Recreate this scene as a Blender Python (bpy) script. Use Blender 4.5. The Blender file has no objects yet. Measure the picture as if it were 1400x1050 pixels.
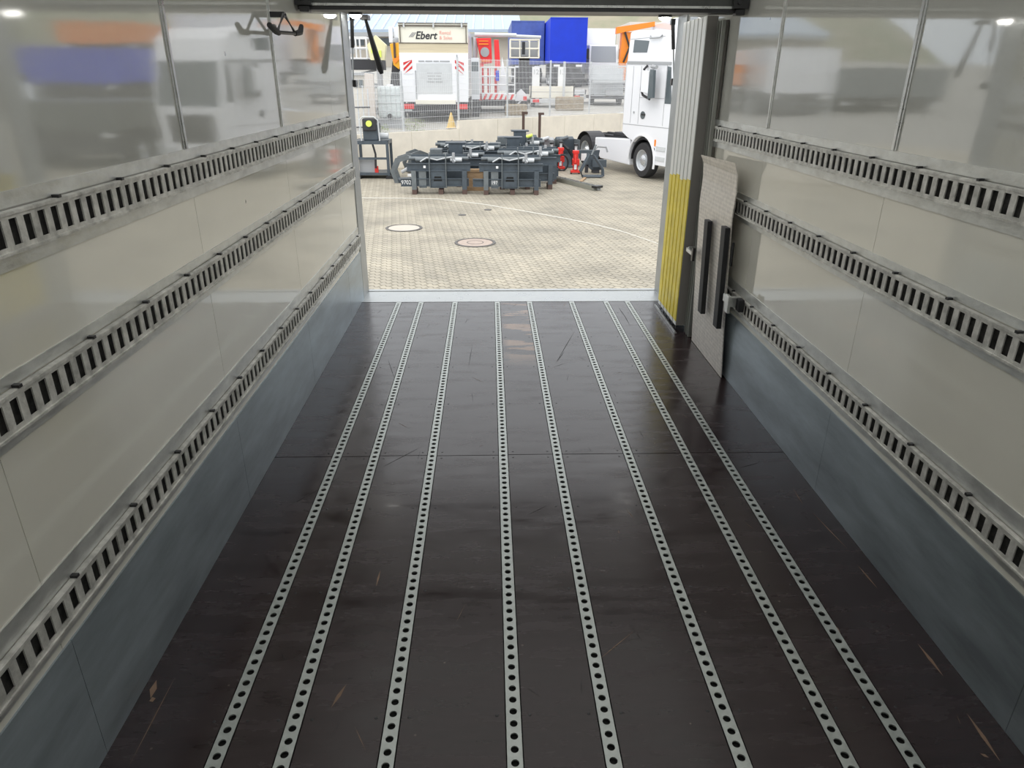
import bpy, bmesh, math, random
from mathutils import Vector, Matrix, Euler
random.seed(7)
S = bpy.context.scene
COL = S.collection
PI = math.pi
# ------------------------------------------------------------------ camera
F = 955.0; CX, CY = 700.0, 525.0; H = 1.67
vy = Vector((668 - CX, -(108 - CY), -F)).normalized()
vz = -Vector((688 - CX, -(2715 - CY), -F))
vz = (vz - vy * vz.dot(vy)).normalized()
vx = vy.cross(vz)
RM = Matrix((vx, vy, vz))                      # camera axes -> world
cam = bpy.data.cameras.new('camera'); co = bpy.data.objects.new('camera', cam); COL.objects.link(co)
co.matrix_world = Matrix.Translation((0, 0, H)) @ RM.to_4x4()
cam.sensor_width = 36; cam.lens = F / 1400 * 36; cam.clip_end = 400; cam.clip_start = 0.05
S.camera = co
# ------------------------------------------------------------------ light
S.view_settings.view_transform = 'Standard'; S.view_settings.look = 'None'
S.view_settings.gamma = 1; S.view_settings.use_curve_mapping = False
S.view_settings.exposure = 0.55
W = bpy.data.worlds.new('overcast_sky'); S.world = W; W.use_nodes = True
nt = W.node_tree; bg = nt.nodes['Background']
tc = nt.nodes.new('ShaderNodeTexCoord'); sep = nt.nodes.new('ShaderNodeSeparateXYZ')
nt.links.new(tc.outputs['Generated'], sep.inputs[0])
rp = nt.nodes.new('ShaderNodeValToRGB'); nt.links.new(sep.outputs['Z'], rp.inputs[0])
rp.color_ramp.elements[0].position = 0.0; rp.color_ramp.elements[0].color = (0.72, 0.78, 0.84, 1)
rp.color_ramp.elements[1].position = 0.7; rp.color_ramp.elements[1].color = (1.0, 1.0, 1.0, 1)
nt.links.new(rp.outputs[0], bg.inputs['Color']); bg.inputs['Strength'].default_value = 1.25
sl = bpy.data.lights.new('sun', 'SUN'); sl.energy = 0.9; sl.angle = math.radians(50); sl.color = (1, 0.98, 0.94)
so = bpy.data.objects.new('sun', sl); COL.objects.link(so)
so.rotation_euler = Vector((0.35, 0.45, -0.82)).to_track_quat('-Z', 'Y').to_euler()
# ------------------------------------------------------------------ helpers
def mat(name, color, rough=0.5, metal=0.0, spec=None, ior=None, nscale=0, namt=0.0, color2=None, bump=0.0, bscale=60,
        stretch=(1, 1, 1), coat=0, emit=0, trans=0, rvar=0.0, speck=None):
    m = bpy.data.materials.new(name); m.use_nodes = True; t = m.node_tree; b = t.nodes['Principled BSDF']
    c4 = lambda c: (c[0], c[1], c[2], 1)
    b.inputs['Base Color'].default_value = c4(color); b.inputs['Roughness'].default_value = rough
    b.inputs['Metallic'].default_value = metal
    if ior: b.inputs['IOR'].default_value = ior
    if coat: b.inputs['Coat Weight'].default_value = coat; b.inputs['Coat Roughness'].default_value = 0.08
    if trans: b.inputs['Transmission Weight'].default_value = trans
    if emit: b.inputs['Emission Color'].default_value = c4(color); b.inputs['Emission Strength'].default_value = emit
    N = t.nodes.new; L = t.links.new
    if nscale or bump:
        tcn = N('ShaderNodeTexCoord'); mp = N('ShaderNodeMapping'); mp.inputs['Scale'].default_value = stretch
        L(tcn.outputs['Object'], mp.inputs[0])
    if nscale:
        nz = N('ShaderNodeTexNoise'); nz.inputs['Scale'].default_value = nscale; nz.inputs['Detail'].default_value = 8
        nz.inputs['Roughness'].default_value = 0.62; L(mp.outputs[0], nz.inputs['Vector'])
        r = N('ShaderNodeValToRGB'); L(nz.outputs[0], r.inputs[0])
        c2 = color2 or tuple(min(1, x * (1 - namt)) for x in color)
        r.color_ramp.elements[0].position = 0.33; r.color_ramp.elements[0].color = c4(c2)
        r.color_ramp.elements[1].position = 0.66; r.color_ramp.elements[1].color = c4(color)
        out = r.outputs[0]
        if speck:
            vo = N('ShaderNodeTexVoronoi'); vo.inputs['Scale'].default_value = speck[1]; L(mp.outputs[0], vo.inputs['Vector'])
            lt = N('ShaderNodeMath'); lt.operation = 'LESS_THAN'; lt.inputs[1].default_value = speck[2]
            L(vo.outputs['Distance'], lt.inputs[0])
            mx = N('ShaderNodeMix'); mx.data_type = 'RGBA'; L(lt.outputs[0], mx.inputs[0]); L(out, mx.inputs[6])
            mx.inputs[7].default_value = c4(speck[0]); out = mx.outputs[2]
        L(out, b.inputs['Base Color'])
        if rvar:
            mr = N('ShaderNodeMapRange'); L(nz.outputs[0], mr.inputs[0]); mr.inputs[1].default_value = .3; mr.inputs[2].default_value = .7
            mr.inputs[3].default_value = max(0.02, rough - rvar); mr.inputs[4].default_value = rough + rvar; L(mr.outputs[0], b.inputs['Roughness'])
    if bump:
        nb = N('ShaderNodeTexNoise'); nb.inputs['Scale'].default_value = bscale; nb.inputs['Detail'].default_value = 4; L(mp.outputs[0], nb.inputs['Vector'])
        bp = N('ShaderNodeBump'); bp.inputs['Strength'].default_value = bump; bp.inputs['Distance'].default_value = 0.02
        L(nb.outputs[0], bp.inputs['Height']); L(bp.outputs[0], b.inputs['Normal'])
    return m

class MB:
    def __init__(s): s.v = []; s.f = []; s.m = []
    def add(s, vs, fs, m=0):
        k = len(s.v); s.v += [Vector(p) for p in vs]; s.f += [tuple(i + k for i in f) for f in fs]; s.m += [m] * len(fs); return s
    def box(s, x0, x1, y0, y1, z0, z1, m=0):
        return s.add([(x, y, z) for x in (x0, x1) for y in (y0, y1) for z in (z0, z1)],
                     [(0, 1, 3, 2), (4, 6, 7, 5), (0, 4, 5, 1), (2, 3, 7, 6), (0, 2, 6, 4), (1, 5, 7, 3)], m)
    def obox(s, c, d, rot=(0, 0, 0), m=0):
        k = len(s.v); s.box(-d[0] / 2, d[0] / 2, -d[1] / 2, d[1] / 2, -d[2] / 2, d[2] / 2, m)
        M = Matrix.Translation(c) @ Euler(rot).to_matrix().to_4x4()
        for i in range(k, len(s.v)): s.v[i] = M @ s.v[i]
        return s
    def xf(s, M):
        s.v = [M @ p for p in s.v]; return s
    def tube(s, pts, r, n=8, closed=False, m=0, cap=True):
        pts = [Vector(p) for p in pts]; k = len(pts); rs = r if isinstance(r, (list, tuple)) else [r] * k
        rings = []; up = None
        for i, p in enumerate(pts):
            a = pts[(i - 1) % k] if (i or closed) else p; b = pts[(i + 1) % k] if (i < k - 1 or closed) else p
            d = (b - a).normalized()
            if up is None: up = Vector((0, 0, 1)) if abs(d.z) < .9 else Vector((1, 0, 0))
            x = d.cross(up).normalized(); up = x.cross(d).normalized()
            rings.append([p + rs[i] * (math.cos(2 * PI * j / n) * x + math.sin(2 * PI * j / n) * up) for j in range(n)])
        fs = []
        for i in range(k if closed else k - 1):
            i2 = (i + 1) % k
            fs += [(i * n + j, i * n + (j + 1) % n, i2 * n + (j + 1) % n, i2 * n + j) for j in range(n)]
        if cap and not closed: fs += [tuple(range(n)), tuple(range((k - 1) * n, k * n))]
        return s.add([q for g in rings for q in g], fs, m)
    def cyl(s, p, q, r, n=16, m=0, r2=None): return s.tube([p, q], [r, r if r2 is None else r2], n, m=m)
    def prism(s, poly, ax, a, b, m=0):
        n = len(poly)
        def P(u, w, h): return {'x': (h, u, w), 'y': (u, h, w), 'z': (u, w, h)}[ax]
        vs = [P(u, w, a) for u, w in poly] + [P(u, w, b) for u, w in poly]
        return s.add(vs, [tuple(range(n)), tuple(range(n, 2 * n))] + [(i, (i + 1) % n, n + (i + 1) % n, n + i) for i in range(n)], m)
    def lathe(s, prof, c, ax, n=28, m=0, closed=True):
        c = Vector(c); vs = []; k = len(prof)
        for j in range(n):
            a = 2 * PI * j / n; ca, sa = math.cos(a), math.sin(a)
            for r, h in prof:
                vs.append(c + Vector({'x': (h, r * ca, r * sa), 'y': (r * ca, h, r * sa), 'z': (r * ca, r * sa, h)}[ax]))
        fs = []
        for j in range(n):
            j2 = (j + 1) % n
            fs += [(j * k + i, j * k + (i + 1) % k, j2 * k + (i + 1) % k, j2 * k + i) for i in range(k if closed else k - 1)]
        return s.add(vs, fs, m)
    def build(s, name, mats, parent=None, smooth=False, bevel=0, world=True):
        me = bpy.data.meshes.new(name)
        off = parent.location if (parent and world) else Vector((0, 0, 0))
        if parent and world:
            q = parent
            while q.parent: q = q.parent; off = off + q.location
        me.from_pydata([p - off for p in s.v], [], s.f)
        for i, p in enumerate(me.polygons): p.material_index = s.m[i]
        bm = bmesh.new(); bm.from_mesh(me); bmesh.ops.recalc_face_normals(bm, faces=bm.faces); bm.to_mesh(me); bm.free()
        for mm in (mats if isinstance(mats, (list, tuple)) else [mats]): me.materials.append(mm)
        if smooth:
            for p in me.polygons: p.use_smooth = True
            try: me.set_sharp_from_angle(angle=math.radians(40))
            except Exception: pass
        o = bpy.data.objects.new(name, me); COL.objects.link(o)
        if parent: o.parent = parent
        if bevel:
            b = o.modifiers.new('bevel', 'BEVEL'); b.width = bevel; b.segments = 2; b.limit_method = 'ANGLE'
        return o
def tag(o, label=None, cat=None, group=None, kind=None):
    if label: o['label'] = label
    if cat: o['category'] = cat
    if group: o['group'] = group
    if kind: o['kind'] = kind
    return o
def thing(name, label, cat, loc=(0, 0, 0), rz=0, group=None):
    o = bpy.data.objects.new(name, None); COL.objects.link(o); o.location = loc; o.rotation_euler = (0, 0, rz); o.empty_display_size = .1
    return tag(o, label, cat, group)
def struct(mb, name, m, **k): return tag(mb.build(name, m, **k), kind='structure')
def kids(o): return [c for c in bpy.data.objects if c.parent == o]
def copy_tree(o, parent=None):
    c = o.copy(); COL.objects.link(c); c.parent = parent
    for ch in kids(o): copy_tree(ch, c)
    return c
def text(name, body, size, m, parent, M, shear=0, ext=0.002, bold=0.0, sx=1.0):
    cu = bpy.data.curves.new(name, 'FONT'); cu.body = body; cu.size = size; cu.extrude = ext; cu.shear = shear; cu.offset = bold
    cu.align_x = 'CENTER'; cu.align_y = 'CENTER'
    o = bpy.data.objects.new(name, cu); COL.objects.link(o)
    dg = bpy.context.evaluated_depsgraph_get(); me = bpy.data.meshes.new_from_object(o.evaluated_get(dg))
    bpy.data.objects.remove(o)
    me.transform(M @ Matrix.Diagonal((sx, 1, 1, 1))); me.materials.clear(); me.materials.append(m)
    q = bpy.data.objects.new(name, me); COL.objects.link(q); q.parent = parent; return q
FACE = Matrix(((1, 0, 0, 0), (0, 0, -1, 0), (0, 1, 0, 0), (0, 0, 0, 1)))   # lettering upright, read from -Y
def seen(px, py, ax, val):            # where the line of sight through a pixel meets a real plane of the place
    d = RM @ Vector((px - CX, -(py - CY), -F)); c = Vector((0, 0, H)); return c + d * ((val - c[ax]) / d[ax])

# ------------------------------------------------------------------ materials
WALL = mat('gloss_wall_panel', (0.78, 0.76, 0.68), .065, ior=1.95, nscale=1.3, namt=.06, bump=.035, bscale=2.5, rvar=.025, speck=((.12, .11, .1), 2.6, .022))
WALL_SHADED = mat('shaded_gloss_upper_panel', (0.50, 0.50, 0.465), .05, ior=2.25, nscale=1.3, namt=.08, bump=.03, bscale=2.5, rvar=.02, speck=((.10, .10, .09), 2.6, .024))  # same panel as the lower wall; its upper shade is painted in as grey
CEIL = bpy.data.materials.new('translucent_roof_sheet'); CEIL.use_nodes = True
_t = CEIL.node_tree; _t.nodes.remove(_t.nodes['Principled BSDF']); _d = _t.nodes.new('ShaderNodeBsdfDiffuse'); _r = _t.nodes.new('ShaderNodeBsdfTranslucent')
_m = _t.nodes.new('ShaderNodeMixShader'); _d.inputs[0].default_value = (.75, .75, .72, 1); _r.inputs[0].default_value = (.74, .74, .71, 1); _m.inputs[0].default_value = .5
_t.links.new(_d.outputs[0], _m.inputs[1]); _t.links.new(_r.outputs[0], _m.inputs[2]); _t.links.new(_m.outputs[0], _t.nodes['Material Output'].inputs[0])
ALU = mat('brushed_aluminium', (0.66, 0.67, 0.66), .32, .85, nscale=14, namt=.3, stretch=(1, .15, 1), rvar=.1)
GALV = mat('galvanised_rail', (0.74, 0.75, 0.73), .38, .65, nscale=14, namt=.32, stretch=(1, .5, 1), bump=.1, rvar=.1)
KICK = mat('galvanised_sheet', (0.48, 0.55, 0.60), .38, .6, nscale=3.2, namt=.5, stretch=(1, .35, 1.6), bump=.05, bscale=20, rvar=.1)
SLOT = mat('worn_slotted_steel', (0.74, 0.73, 0.69), .5, .3, nscale=22, namt=.45, bump=.15)
FRAIL = mat('floor_rail_steel', (0.50, 0.53, 0.51), .42, .6, nscale=25, namt=.22, rvar=.1)
HOLE = mat('dark_void', (0.006, 0.006, 0.006), .8)
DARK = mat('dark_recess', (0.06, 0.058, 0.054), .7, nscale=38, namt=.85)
BLK = mat('black_rubber', (0.02, 0.02, 0.023), .6)
BLKM = mat('black_metal', (0.03, 0.03, 0.032), .35, .3)
HEAD = mat('dark_header_paint', (0.075, 0.078, 0.075), .4, .3, nscale=8, namt=.3)
STEEL = mat('frame_steel', (0.42, 0.44, 0.45), .4, .6, nscale=6, namt=.2)
WHT = mat('white_paint', (0.78, 0.79, 0.80), .3, nscale=3, namt=.06)
WHTG = mat('truck_white', (0.80, 0.81, 0.84), .25, coat=.4)
CREAM = mat('cream_tarpaulin', (0.80, 0.77, 0.66), .5)
TAN = mat('tan_sheet', (0.62, 0.54, 0.38), .6, nscale=2, namt=.15, stretch=(.4, 1, 8))
YEL = mat('yellow_coating', (0.92, 0.74, 0.05), .4, nscale=7, namt=.25)
RED = mat('red_paint', (0.75, 0.03, 0.03), .35)
REDJ = mat('red_jack_paint', (0.70, 0.035, 0.025), .35)
ORG = mat('orange_paint', (0.85, 0.25, 0.02), .4)
BLU = mat('blue_tarpaulin', (0.0, 0.035, 0.58), .6, nscale=1.2, namt=.15)
BLU2 = mat('dull_blue_tarpaulin', (0.07, 0.12, 0.42), .4, nscale=1.5, namt=.3)
ATT = mat('blue_grey_paint', (0.075, 0.095, 0.115), .4, .1, nscale=6, namt=.25)
ATT2 = mat('grey_paint', (0.16, 0.18, 0.19), .45, .2, nscale=6, namt=.25)
WOOD = mat('timber', (0.45, 0.30, 0.17), .7, nscale=6, namt=.35, stretch=(1, 6, 6))
DWOOD = mat('dark_timber', (0.09, 0.055, 0.045), .7)
CONC = mat('concrete', (0.84, 0.78, 0.67), .8, nscale=1.5, namt=.14, bump=.1, bscale=12)
TYRE = mat('tyre_rubber', (0.025, 0.025, 0.027), .75)
RIM = mat('wheel_rim', (0.6, 0.62, 0.64), .35, .6)
GLS = mat('dark_glass', (0.10, 0.12, 0.13), .08, 0)
CHAS = mat('dark_chassis', (0.035, 0.035, 0.04), .6)
PLAT = mat('translucent_plastic', (0.70, 0.76, 0.76), .25, nscale=4, namt=.2)
GREY = mat('mid_grey', (0.35, 0.36, 0.37), .5)
LGREY = mat('light_grey', (0.58, 0.60, 0.61), .5, nscale=3, namt=.1)
GREEN = mat('leaf_green', (0.25, 0.32, 0.12), .7)
LIME = mat('lime_yellow', (0.72, 0.85, 0.15), .5)
INK = mat('black_lettering', (0.02, 0.02, 0.025), .5)
RINK = mat('faded_red_lettering', (0.85, 0.42, 0.36), .5)
GINK = mat('grey_lettering', (0.25, 0.25, 0.27), .5)
LAMP = mat('lamp_lens', (1.0, 0.98, 0.92), .3, emit=14)
LREF = mat('red_lens', (0.6, .02, .02), .3)

def checker_plate():
    m = mat('tread_plate', (0.86, 0.81, 0.75), .42, .3, nscale=30, namt=.22)
    t = m.node_tree; N = t.nodes.new; L = t.links.new; b = t.nodes['Principled BSDF']
    tcn = N('ShaderNodeTexCoord'); mp = N('ShaderNodeMapping'); mp.inputs['Rotation'].default_value = (math.radians(45), 0, 0)
    mp.inputs['Scale'].default_value = (1, 60, 60); L(tcn.outputs['Object'], mp.inputs[0])
    ck = N('ShaderNodeTexChecker'); ck.inputs['Scale'].default_value = 1; L(mp.outputs[0], ck.inputs['Vector'])
    bp = N('ShaderNodeBump'); bp.inputs['Strength'].default_value = 1; bp.inputs['Distance'].default_value = .012
    L(ck.outputs['Fac'], bp.inputs['Height']); L(bp.outputs[0], b.inputs['Normal'])
    pv = b.inputs['Base Color'].links[0].from_socket; mx = N('ShaderNodeMix'); mx.data_type = 'RGBA'; mx.blend_type = 'MULTIPLY'
    cr = N('ShaderNodeMapRange'); L(ck.outputs['Fac'], cr.inputs[0]); cr.inputs[3].default_value = .86; cr.inputs[4].default_value = 1
    mx.inputs[0].default_value = 1; L(pv, mx.inputs[6]); L(cr.outputs[0], mx.inputs[7]); L(mx.outputs[2], b.inputs['Base Color']); return m
TREAD = checker_plate()

def floor_material():
    m = mat('phenolic_plywood', (0.034, 0.022, 0.024), .23, nscale=4, color2=(0.020, 0.012, 0.013), stretch=(.7, 3.0, 1), rvar=.12, ior=1.5)
    t = m.node_tree; N = t.nodes.new; L = t.links.new; b = t.nodes['Principled BSDF']
    tcn = N('ShaderNodeTexCoord'); prev = b.inputs['Base Color'].links[0].from_socket
    # bare wood patches where the coating has worn off in the middle of the rear panel
    mp = N('ShaderNodeMapping'); mp.inputs['Scale'].default_value = (2.2, 9, 1); L(tcn.outputs['Object'], mp.inputs[0])
    nz = N('ShaderNodeTexNoise'); nz.inputs['Scale'].default_value = 1.2; nz.inputs['Detail'].default_value = 5; L(mp.outputs[0], nz.inputs['Vector'])
    sp = N('ShaderNodeSeparateXYZ'); L(tcn.outputs['Object'], sp.inputs[0])
    def rng(sock, c, w):
        a = N('ShaderNodeMath'); a.operation = 'SUBTRACT'; L(sock, a.inputs[0]); a.inputs[1].default_value = c
        q = N('ShaderNodeMath'); q.operation = 'ABSOLUTE'; L(a.outputs[0], q.inputs[0])
        r = N('ShaderNodeMapRange'); L(q.outputs[0], r.inputs[0]); r.inputs[1].default_value = w * .6; r.inputs[2].default_value = w
        r.inputs[3].default_value = 1; r.inputs[4].default_value = 0; return r.outputs[0]
    a = N('ShaderNodeMath'); a.operation = 'MULTIPLY'; L(rng(sp.outputs['X'], .205, .13), a.inputs[0]); L(rng(sp.outputs['Y'], 4.85, .75), a.inputs[1])
    r = N('ShaderNodeMapRange'); L(nz.outputs[0], r.inputs[0]); r.inputs[1].default_value = .49; r.inputs[2].default_value = .54
    c = N('ShaderNodeMath'); c.operation = 'MULTIPLY'; L(a.outputs[0], c.inputs[0]); L(r.outputs[0], c.inputs[1])
    mx = N('ShaderNodeMix'); mx.data_type = 'RGBA'; L(c.outputs[0], mx.inputs[0]); L(prev, mx.inputs[6]); mx.inputs[7].default_value = (.26, .16, .10, 1)
    # pale dust and small chips
    vo = N('ShaderNodeTexVoronoi'); vo.inputs['Scale'].default_value = 9; L(tcn.outputs['Object'], vo.inputs['Vector'])
    lt = N('ShaderNodeMath'); lt.operation = 'LESS_THAN'; lt.inputs[1].default_value = .035; L(vo.outputs['Distance'], lt.inputs[0])
    sc = N('ShaderNodeMath'); sc.operation = 'MULTIPLY'; L(lt.outputs[0], sc.inputs[0]); sc.inputs[1].default_value = .35
    m2 = N('ShaderNodeMix'); m2.data_type = 'RGBA'; L(sc.outputs[0], m2.inputs[0]); L(mx.outputs[2], m2.inputs[6]); m2.inputs[7].default_value = (.25, .2, .17, 1)
    L(m2.outputs[2], b.inputs['Base Color']); return m
PLY = floor_material()
SCRT = mat('bare_wood_scratch', (0.21, 0.135, 0.09), .7)
SCRD = mat('dark_scratch', (0.008, 0.006, 0.006), .6)

def paving():
    m = bpy.data.materials.new('interlocking_paving'); m.use_nodes = True; t = m.node_tree; N = t.nodes.new; L = t.links.new; b = t.nodes['Principled BSDF']
    tcn = N('ShaderNodeTexCoord'); nz0 = N('ShaderNodeTexWave')
    mp = N('ShaderNodeMapping'); mp.inputs['Rotation'].default_value = (0, 0, math.radians(38)); L(tcn.outputs['Object'], mp.inputs[0])
    sp = N('ShaderNodeSeparateXYZ'); L(mp.outputs[0], sp.inputs[0])
    sn = N('ShaderNodeMath'); sn.operation = 'MULTIPLY'; L(sp.outputs['X'], sn.inputs[0]); sn.inputs[1].default_value = 2 * PI / .12
    s2 = N('ShaderNodeMath'); s2.operation = 'SINE'; L(sn.outputs[0], s2.inputs[0])
    s3 = N('ShaderNodeMath'); s3.operation = 'MULTIPLY_ADD'; L(s2.outputs[0], s3.inputs[0]); s3.inputs[1].default_value = .016; L(sp.outputs['Y'], s3.inputs[2])
    cb = N('ShaderNodeCombineXYZ'); L(sp.outputs['X'], cb.inputs[0]); L(s3.outputs[0], cb.inputs[1])
    t.nodes.remove(nz0)
    br = N('ShaderNodeTexBrick'); L(cb.outputs[0], br.inputs['Vector']); br.inputs['Scale'].default_value = 2.1
    br.inputs['Mortar Size'].default_value = .022; br.inputs['Mortar Smooth'].default_value = .3
    br.inputs['Color1'].default_value = (.40, .365, .30, 1); br.inputs['Color2'].default_value = (.34, .315, .265, 1); br.inputs['Mortar'].default_value = (.17, .155, .12, 1)
    nz = N('ShaderNodeTexNoise'); nz.inputs['Scale'].default_value = .9; nz.inputs['Detail'].default_value = 9; L(tcn.outputs['Object'], nz.inputs['Vector'])
    r = N('ShaderNodeValToRGB'); L(nz.outputs[0], r.inputs[0]); r.color_ramp.elements[0].position = .3; r.color_ramp.elements[0].color = (.72, .72, .70, 1)
    r.color_ramp.elements[1].position = .62; r.color_ramp.elements[1].color = (1.05, 1.04, 1.0, 1)
    mx = N('ShaderNodeMix'); mx.data_type = 'RGBA'; mx.blend_type = 'MULTIPLY'; mx.inputs[0].default_value = 1; L(br.outputs['Color'], mx.inputs[6]); L(r.outputs[0], mx.inputs[7])
    L(mx.outputs[2], b.inputs['Base Color']); b.inputs['Roughness'].default_value = .75
    bp = N('ShaderNodeBump'); bp.inputs['Strength'].default_value = .5; bp.inputs['Distance'].default_value = .01; L(br.outputs['Fac'], bp.inputs['Height']); bp.invert = True
    L(bp.outputs[0], b.inputs['Normal']); return m
PAVE = paving()
ASPH = mat('upper_yard_surface', (0.40, 0.39, 0.36), .85, nscale=1.2, namt=.2)

# ------------------------------------------------------------------ cargo body: shell
XL, XR = -1.045, 1.437
Y0, Y1, YR = -1.25, 5.60, 5.85
ZC = 2.40
RX = [-.743, -.563, -.287, .057, .320, .665, .948, 1.124]; RW = .042
def floor_shell():
    mb = MB(); edges = [XL - .01] + [v for x in RX for v in (x - RW / 2 - .0035, x + RW / 2 + .0035)] + [XR + .01]
    for i in range(0, len(edges), 2):
        j = 2.968 + random.uniform(-.004, .004)
        ys = [Y0, .55, j, 5.505]
        for k in range(3): mb.box(edges[i], edges[i + 1], ys[k] + .0025, ys[k + 1] - .0025, -.025, 0)
    mb.box(XL - .01, XR + .01, Y0, 5.505, -.06, -.025, 2)
    def scr(p, q, w, m):
        p = Vector(p); q = Vector(q); d = (q - p); n = Vector((-d.y, d.x, 0)).normalized() * w / 2
        mb.add([p - n * .2, p + (q - p) * .5 - n, q, p + (q - p) * .5 + n], [(0, 1, 2, 3)], m)
    Fp = lambda x, y: Vector((*seen(x, y, 2, 0)[:2], .0006))
    for a, b, w, m in [((1084, 668), (1098, 690), .004, 1), ((1110, 700), (1160, 752), .004, 1), ((1172, 772), (1200, 805), .006, 1), ((1255, 880), (1290, 925), .012, 1),
                       ((1322, 975), (1368, 1042), .012, 1), ((1340, 1030), (1352, 1036), .01, 1), ((452, 968), (474, 935), .012, 1), ((205, 955), (214, 930), .02, 1), ((204, 958), (213, 955), .02, 1),
                       ((514, 802), (520, 780), .008, 1), ((240, 925), (175, 1050), .003, 1), ((1138, 852), (1150, 868), .012, 1), ((760, 496), (786, 452), .006, 2), ((760, 496), (772, 480), .006, 2),
                       ((815, 905), (870, 860), .003, 1), ((380, 700), (470, 650), .004, 2), ((520, 640), (578, 610), .004, 2), ((470, 690), (505, 684), .003, 2), ((1010, 640), (1040, 632), .004, 2),
                       ((850, 425), (862, 446), .006, 2), ((846, 420), (853, 432), .005, 2), ((640, 505), (646, 470), .004, 2), ((540, 520), (530, 490), .004, 2), ((720, 705), (750, 690), .003, 2)]:
        scr(Fp(*a), Fp(*b), w, m)
    for i in range(110):
        x = random.uniform(-.95, 1.35); y = 5.4 - 4.3 * random.random() ** 1.5
        if min(abs(x - r) for r in RX) < .05: continue
        a = random.gauss(PI / 2, .6); l = random.uniform(.02, .10) * (1 if y < 3 else 1.6)
        if min(abs(x + l * math.cos(a) - r) for r in RX) < .04: continue
        scr((x, y, .0005), (x + l * math.cos(a), y + l * math.sin(a), .0005), random.uniform(.001, .003), 1 if random.random() < .35 else 2)
    struct(mb, 'floor', [PLY, SCRT, DARK, SCRD] if False else [PLY, SCRT, SCRD])
floor_shell()
struct(MB().box(XL - .01, XR + .01, 5.507, YR + .02, -.07, .002).box(XL - .01, XR + .01, YR - .03, YR + .02, .002, .006), 'trim_sill', mat('sill_steel', (.50, .52, .52), .33, .6, nscale=6, namt=.2, rvar=.1))
def side_wall(side):
    s = -1 if side == 'left' else 1; X = XL if s < 0 else XR
    xa, xb = (X - .04, X) if s < 0 else (X, X + .04)
    mb = MB(); ys = [Y0, .10, 1.33, 2.56, 3.785, 5.035, Y1]
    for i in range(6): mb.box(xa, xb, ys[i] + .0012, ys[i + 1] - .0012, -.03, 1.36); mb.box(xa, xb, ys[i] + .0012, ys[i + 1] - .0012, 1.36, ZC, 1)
    o = struct(mb, 'wall_' + side, [WALL, WALL_SHADED])
    b2 = MB().box(*((X - .06, X - .04) if s < 0 else (X + .04, X + .06)), Y0, Y1, -.06, ZC + .03)
    struct(b2, 'wall_' + side + '_outer_skin', [WHT])
    # kick plates
    kb = MB(); ks = [Y0, 1.36, 2.595, 3.83, 5.05, Y1 if s < 0 else 5.6] if s < 0 else [Y0, 1.36, 2.61, 3.84, 5.05, Y1]
    for i in range(5):
        x1 = X - s * .005
        kb.box(min(X, x1), max(X, x1), ks[i] + .001, ks[i + 1] - .001, .001, .395)
    struct(kb, 'baseboard_' + side, [KICK])
    # aluminium cover strips over the upper panel joints
    for k, y in enumerate((1.33, 2.56, 3.785)):
        x1 = X - s * .004
        t = MB().box(min(X, x1), max(X, x1), y - .017, y + .017, 1.445, ZC - .01)
        x2 = X - s * .007; t.box(min(x1, x2), max(x1, x2), y - .005, y + .005, 1.445, ZC - .01)
        struct(t, 'trim_%d' % (k + (1 if s < 0 else 4)), [ALU if k != 2 else GALV])
side_wall('left'); side_wall('right')
struct(MB().box(XL - .06, XR + .06, Y0 - .05, Y0, -.06, ZC + .03), 'wall_front', [WALL])
struct(MB().add([(XL - .06, Y0 - .05, ZC), (XR + .06, Y0 - .05, ZC), (XR + .06, Y1, ZC), (XL - .06, Y1, ZC)], [(0, 1, 2, 3)]), 'ceiling', [CEIL])
# rear frame
fr = MB(); fr.box(XL - .05, XL + .006, Y1, YR, -.06, ZC + .03); struct(fr, 'door_1_post_left', [STEEL])
fr = MB(); fr.box(XR - .012, XR + .05, Y1, YR, -.06, ZC + .03); struct(fr, 'door_1_post_right', [STEEL])
fr = MB(); fr.box(XL - .05, XR + .05, Y1, YR, 2.105, ZC + .03); struct(fr, 'door_1_lintel', [mat('lintel_steel', (.16, .15, .14), .5, .2)])

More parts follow.
